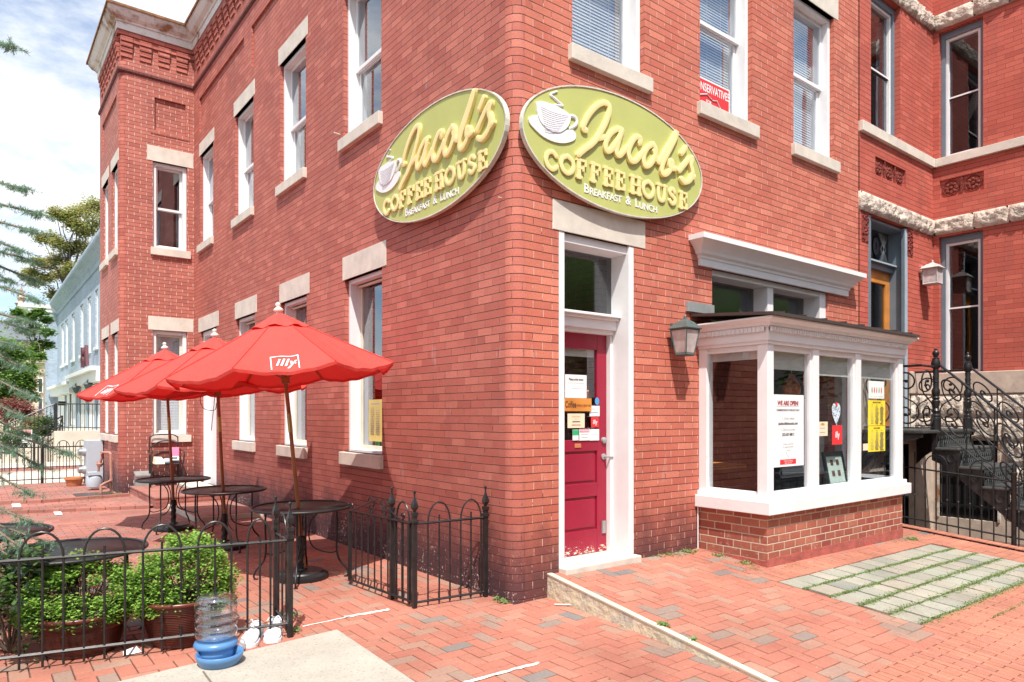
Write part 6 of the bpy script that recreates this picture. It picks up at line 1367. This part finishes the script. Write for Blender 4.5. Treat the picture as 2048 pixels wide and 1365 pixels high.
for (px,py,r) in ((112,428,.45),(130,432,.5),(150,428,.55),(172,420,.6),(192,412,.6),(205,440,.8),(185,455,.7),(165,462,.5),(148,450,.45),(100,475,.45),(85,478,.4),(118,488,.5),(140,500,.5),(160,492,.5),(185,500,.7),(205,520,.8),(62,545,.35),(75,525,.35),(95,528,.45),(115,520,.5),(90,556,.4),(70,565,.35),(52,552,.3),(120,550,.5),(140,540,.5),(160,540,.6),(110,590,.5),(125,600,.6),(150,580,.6),(185,560,.9),(205,590,1.)):
    p=atd(px,py,43+random.uniform(-1.5,1.5)); cl.append((*p,r*1.0))
tree('ailanthus_tree','tall loose tree with bronze green leaf clusters rising behind the blue building',(*atd(135,860,43)[:2],-.3),cl,.15,'ail_leaf',32000,tr=.3)
cl=[]
for (px,py,r) in ((35,625,.4),(50,640,.5),(65,632,.4),(80,625,.4),(92,640,.4),(70,655,.4),(60,665,.35),(95,665,.4),(85,690,.5),(70,700,.5),(98,690,.3),(80,715,.4),(60,710,.4)):
    p=atd(px,py,30+random.uniform(-.8,.8)); cl.append((*p,r*.55))
tree('alley_tree','darker green tree in front of the turret, its leaves crossing the slate roof',(*atd(40,870,30)[:2],-.3),cl,.15,'tree_leaf',6000,tr=.13)
cl=[]
for (px,py,r) in ((5,700,.9),(30,710,.8),(-20,690,1.),(15,740,.9),(40,750,.7),(55,770,.5),(0,770,.9),(35,790,.7),(10,800,.8),(55,740,.5),(-30,780,1.),(60,795,.4),(20,820,.5)):
    p=atd(px,py,26+random.uniform(-.8,.8)); cl.append((*p,r*.6))
tree('maple_tree','dense mid green tree at the left edge below the turret',(*atd(5,880,26)[:2],-.3),cl,.12,'tree_leaf',20000,tr=.12)
def bush(name,label,cls,d,lm,n,leaf,cat='shrub'):
    t=thing(name,label,cat); c3=[(*atd(px,py,d+random.uniform(-.4,.4)),r) for px,py,r in cls]; g=G()
    b=(sum(c[0] for c in c3)/len(c3),sum(c[1] for c in c3)/len(c3),-.12)
    for c in c3: g.tube([b,((b[0]+c[0])/2,(b[1]+c[1])/2,(b[2]+c[2])*.55),c[:3]],[.03,.02,.008],5)
    build('stem',g,'bark',t); g=G(); leafcloud(g,lambda:[random.gauss(q,c_[3]*.5*(1 if i<2 else .7)) for c_ in [random.choice(c3)] for i,q in enumerate(c_[:3])],n,leaf); build('foliage',g,lm,t)
bush('maroon_shrub','maroon pink leaved shrub beside the beige house',((15,815,.45),(30,812,.45),(45,818,.4),(55,825,.35),(25,835,.4),(0,825,.5),(60,840,.3)),25,'pink_leaf',4200,.09)
bush('pale_shrub','pale cream flowering shrub right of the maroon one',((62,842,.25),(72,845,.25),(66,855,.3),(75,838,.2),(58,858,.25)),24.5,'pale_flower',1500,.07)
bush('hedge_shrub','dark green glossy shrub in front of the beige house corner',((88,845,.3),(96,842,.3),(92,860,.35),(100,865,.3),(84,865,.3),(104,850,.25)),24,'dark_leaf',2600,.08)
bush('shade_shrub','very dark shrub low at far left behind the conifer branches',((10,870,.5),(30,880,.45),(50,868,.4),(0,890,.5),(65,885,.35),(80,880,.3)),23.6,'dark_leaf',3600,.09)
# ---------------------------------------------------------------- conifer at the left edge
cf=thing('deodar_conifer','blue green conifer whose drooping needled branches enter from the left edge','tree')
random.seed(5); tb_=atd(-330,800,5.2); trunk=(tb_[0],tb_[1]); g=G()
g.tube([(trunk[0],trunk[1],-.3),(trunk[0]+.02,trunk[1],1.5),(trunk[0],trunk[1]+.03,3.2),(trunk[0],trunk[1],5.2)],[.11,.09,.06,.02],10); build('trunk',g,'bark',cf,True)
gb=G(); gn=G(); nb_=0
def needles(p,q,dens=70,ln=.045):
    p,q=Vector(p),Vector(q); L_=(q-p).length; ax=(q-p).normalized(); n=int(L_*dens*5.2)
    for _ in range(n):
        t=random.random(); c=p.lerp(q,t); r=ax.orthogonal().normalized(); r=Matrix.Rotation(random.uniform(0,6.28),3,ax)@r; d=(r+ax*random.uniform(.4,1.3)).normalized()*ln*random.uniform(.6,1.1); s=d.cross(Vector((.3,.2,1))).normalized()*.0024
        gn.add([tuple(c-s),tuple(c+s),tuple(c+d)],[(0,1,2)])
tips=[(35,640,4.6),(28,730,4.6),(48,868,4.6),(60,560,4.8),(30,500,4.7),(12,92,4.6),(38,378,4.7),(66,427,4.7),(58,462,4.6),(50,520,4.7),(60,598,4.6),(45,660,4.8),(50,790,4.5),(30,830,4.5),(125,905,4.9),(70,930,4.7),(52,985,4.6),(45,1040,4.5),(88,1086,4.7),(30,1090,4.4),(72,1170,4.5),(40,1130,4.5),(15,900,4.6),(15,690,4.6),(10,560,4.8),(20,1200,4.4)]
ends=[(Vector(atd(px,py,d)),55) for px,py,d in tips]
while len(ends)<95:
    a_=random.uniform(0,6.28); z_=random.uniform(.15,4.9); l_=random.uniform(.6,1.25)*(1.15-z_/5.6); q_=Vector((trunk[0]+l_*math.cos(a_),trunk[1]+l_*math.sin(a_),z_)); dd_=(q_.x-CX)*FX+(q_.y-CY)*FY; px_=1024+FL*((q_.x-CX)*RX+(q_.y-CY)*RY)/dd_
    if px_<-70 and dd_>.5: ends.append((q_,34))
for (e,dn) in ends:
    s=Vector((trunk[0],trunk[1],e.z+random.uniform(-.05,.35))); Lb=(e-s).length
    mid=s.lerp(e,.5)+Vector((0,0,Lb*.10)); P=[Vector(p) for p in catmull([tuple(s),tuple(mid),tuple(e-Vector((0,0,-.01))),tuple(e)],6)]
    gb.tube([tuple(p) for p in P],[.014-.011*i/(len(P)-1) for i in range(len(P))],5)
    m_=len(P)
    for i in range(m_//6,m_-1):
        needles(P[i],P[i+1],dn,.042)
        for sd in (-1,1):
            for _ in range(2):
                if random.random()<.12: continue
                t=i/m_; dr_v=(P[i+1]-P[i]).normalized(); side=dr_v.cross(Vector((0,0,1))).normalized()*sd; ll=random.uniform(.07,.17)*(1.15-t)+.03
                q0=P[i].lerp(P[i+1],random.random()); q1=q0+(dr_v*.75+side*random.uniform(.4,.8)+Vector((0,0,random.uniform(-.35,.1)))).normalized()*ll
                needles(q0,q1,dn,.036)
build('branch',gb,'bark',cf,True); build('needles',gn,'conifer',cf)
# across the street, behind the viewer: seen only mirrored in the panes
ob=thing('street_house','plain dark brick house row across the street','house'); g=G(); g.box(-22,60,-26,-20,-.45,11.5); build('wall',g,'beige_trim',ob); g=G()
for k in range(14):
    for z in (1.0,4.6): g.box(-20+3.1*k,-18.8+3.1*k,-20.02,-19.98,z,z+2)
build('window',g,'ink',ob)
for i,(x,y,s) in enumerate(((4,-14,1.5),(10,-15,1.7),(16,-14.5,1.7),(22,-15,1.8),(28,-14.5,1.8),(-4,-15,1.6),(-16,2,1.6),(-14,-8,1.5))):
    cl=[(x+random.gauss(0,1.5),y+random.gauss(0,1.5),random.uniform(3.2,7.5),s) for _ in range(14)]
    tree('street_tree','leafy street tree across the road','',cl,.42,'tree_leaf',2600,tr=.25,group='street trees across the road') if False else tree('street_tree','leafy street tree across the road',(x,y,-.45),cl,.42,'tree_leaf',2600,tr=.25,group='street trees across the road')
# ================================================================= SKY, SUN, CAMERA
S=Vector((.30,.50,-1.)).normalized()
w=bpy.data.worlds.new('World'); sc.world=w; w.use_nodes=True; nt=w.node_tree; nt.nodes.clear()
sky=nt.nodes.new('ShaderNodeTexSky'); sky.sky_type='NISHITA'; sky.sun_disc=False; sky.sun_elevation=math.asin(-S.z); sky.sun_rotation=math.atan2(-S.x,-S.y); sky.air_density=1.; sky.dust_density=1.5
tc=nt.nodes.new('ShaderNodeTexCoord').outputs['Generated']
mp=nt.nodes.new('ShaderNodeMapping'); mp.inputs['Scale'].default_value=(1.,1.,2.4); L(nt,tc,mp.inputs[0])
n1=noise(nt,2.3,8,.62,mp.outputs[0]); n2=noise(nt,5.5,6,.6,mp.outputs[0])
cm=ramp(nt,mth(nt,'ADD',mth(nt,'MULTIPLY',n1,.75),mth(nt,'MULTIPLY',n2,.25)),0,1,.43,.57)
bg1=nt.nodes.new('ShaderNodeBackground'); L(nt,sky.outputs[0],bg1.inputs[0]); bg1.inputs[1].default_value=.17
bg2=nt.nodes.new('ShaderNodeBackground'); shade=mixc(nt,ramp(nt,n2,0,1,.35,.65),(.88,.92,.98),(1.,1.,1.)); L(nt,shade,bg2.inputs[0]); bg2.inputs[1].default_value=1.0
mx=nt.nodes.new('ShaderNodeMixShader'); L(nt,cm,mx.inputs[0]); L(nt,bg1.outputs[0],mx.inputs[1]); L(nt,bg2.outputs[0],mx.inputs[2]); o=nt.nodes.new('ShaderNodeOutputWorld'); L(nt,mx.outputs[0],o.inputs[0])
sl=bpy.data.lights.new('sun','SUN'); sl.energy=4.9; sl.angle=R_(.5); sl.color=(1.,.95,.87); so=bpy.data.objects.new('sun',sl); COL.objects.link(so); so.rotation_euler=S.to_track_quat('-Z','Y').to_euler(); so.location=(-3,-5,12)
cd=bpy.data.cameras.new('camera'); co_=bpy.data.objects.new('camera',cd); COL.objects.link(co_); co_.location=(CX,CY,CH); co_.rotation_euler=(math.pi/2,0,AN-math.pi/2)
cd.sensor_width=36; cd.lens=FL/2048*36; cd.shift_y=(HZ-682.5)/2048; cd.clip_start=.05; cd.clip_end=500; sc.camera=co_
sc.view_settings.view_transform='Standard'; sc.view_settings.look='None'; sc.view_settings.exposure=.42; sc.view_settings.gamma=1.
sc.cycles.max_bounces=8; sc.cycles.transparent_max_bounces=12
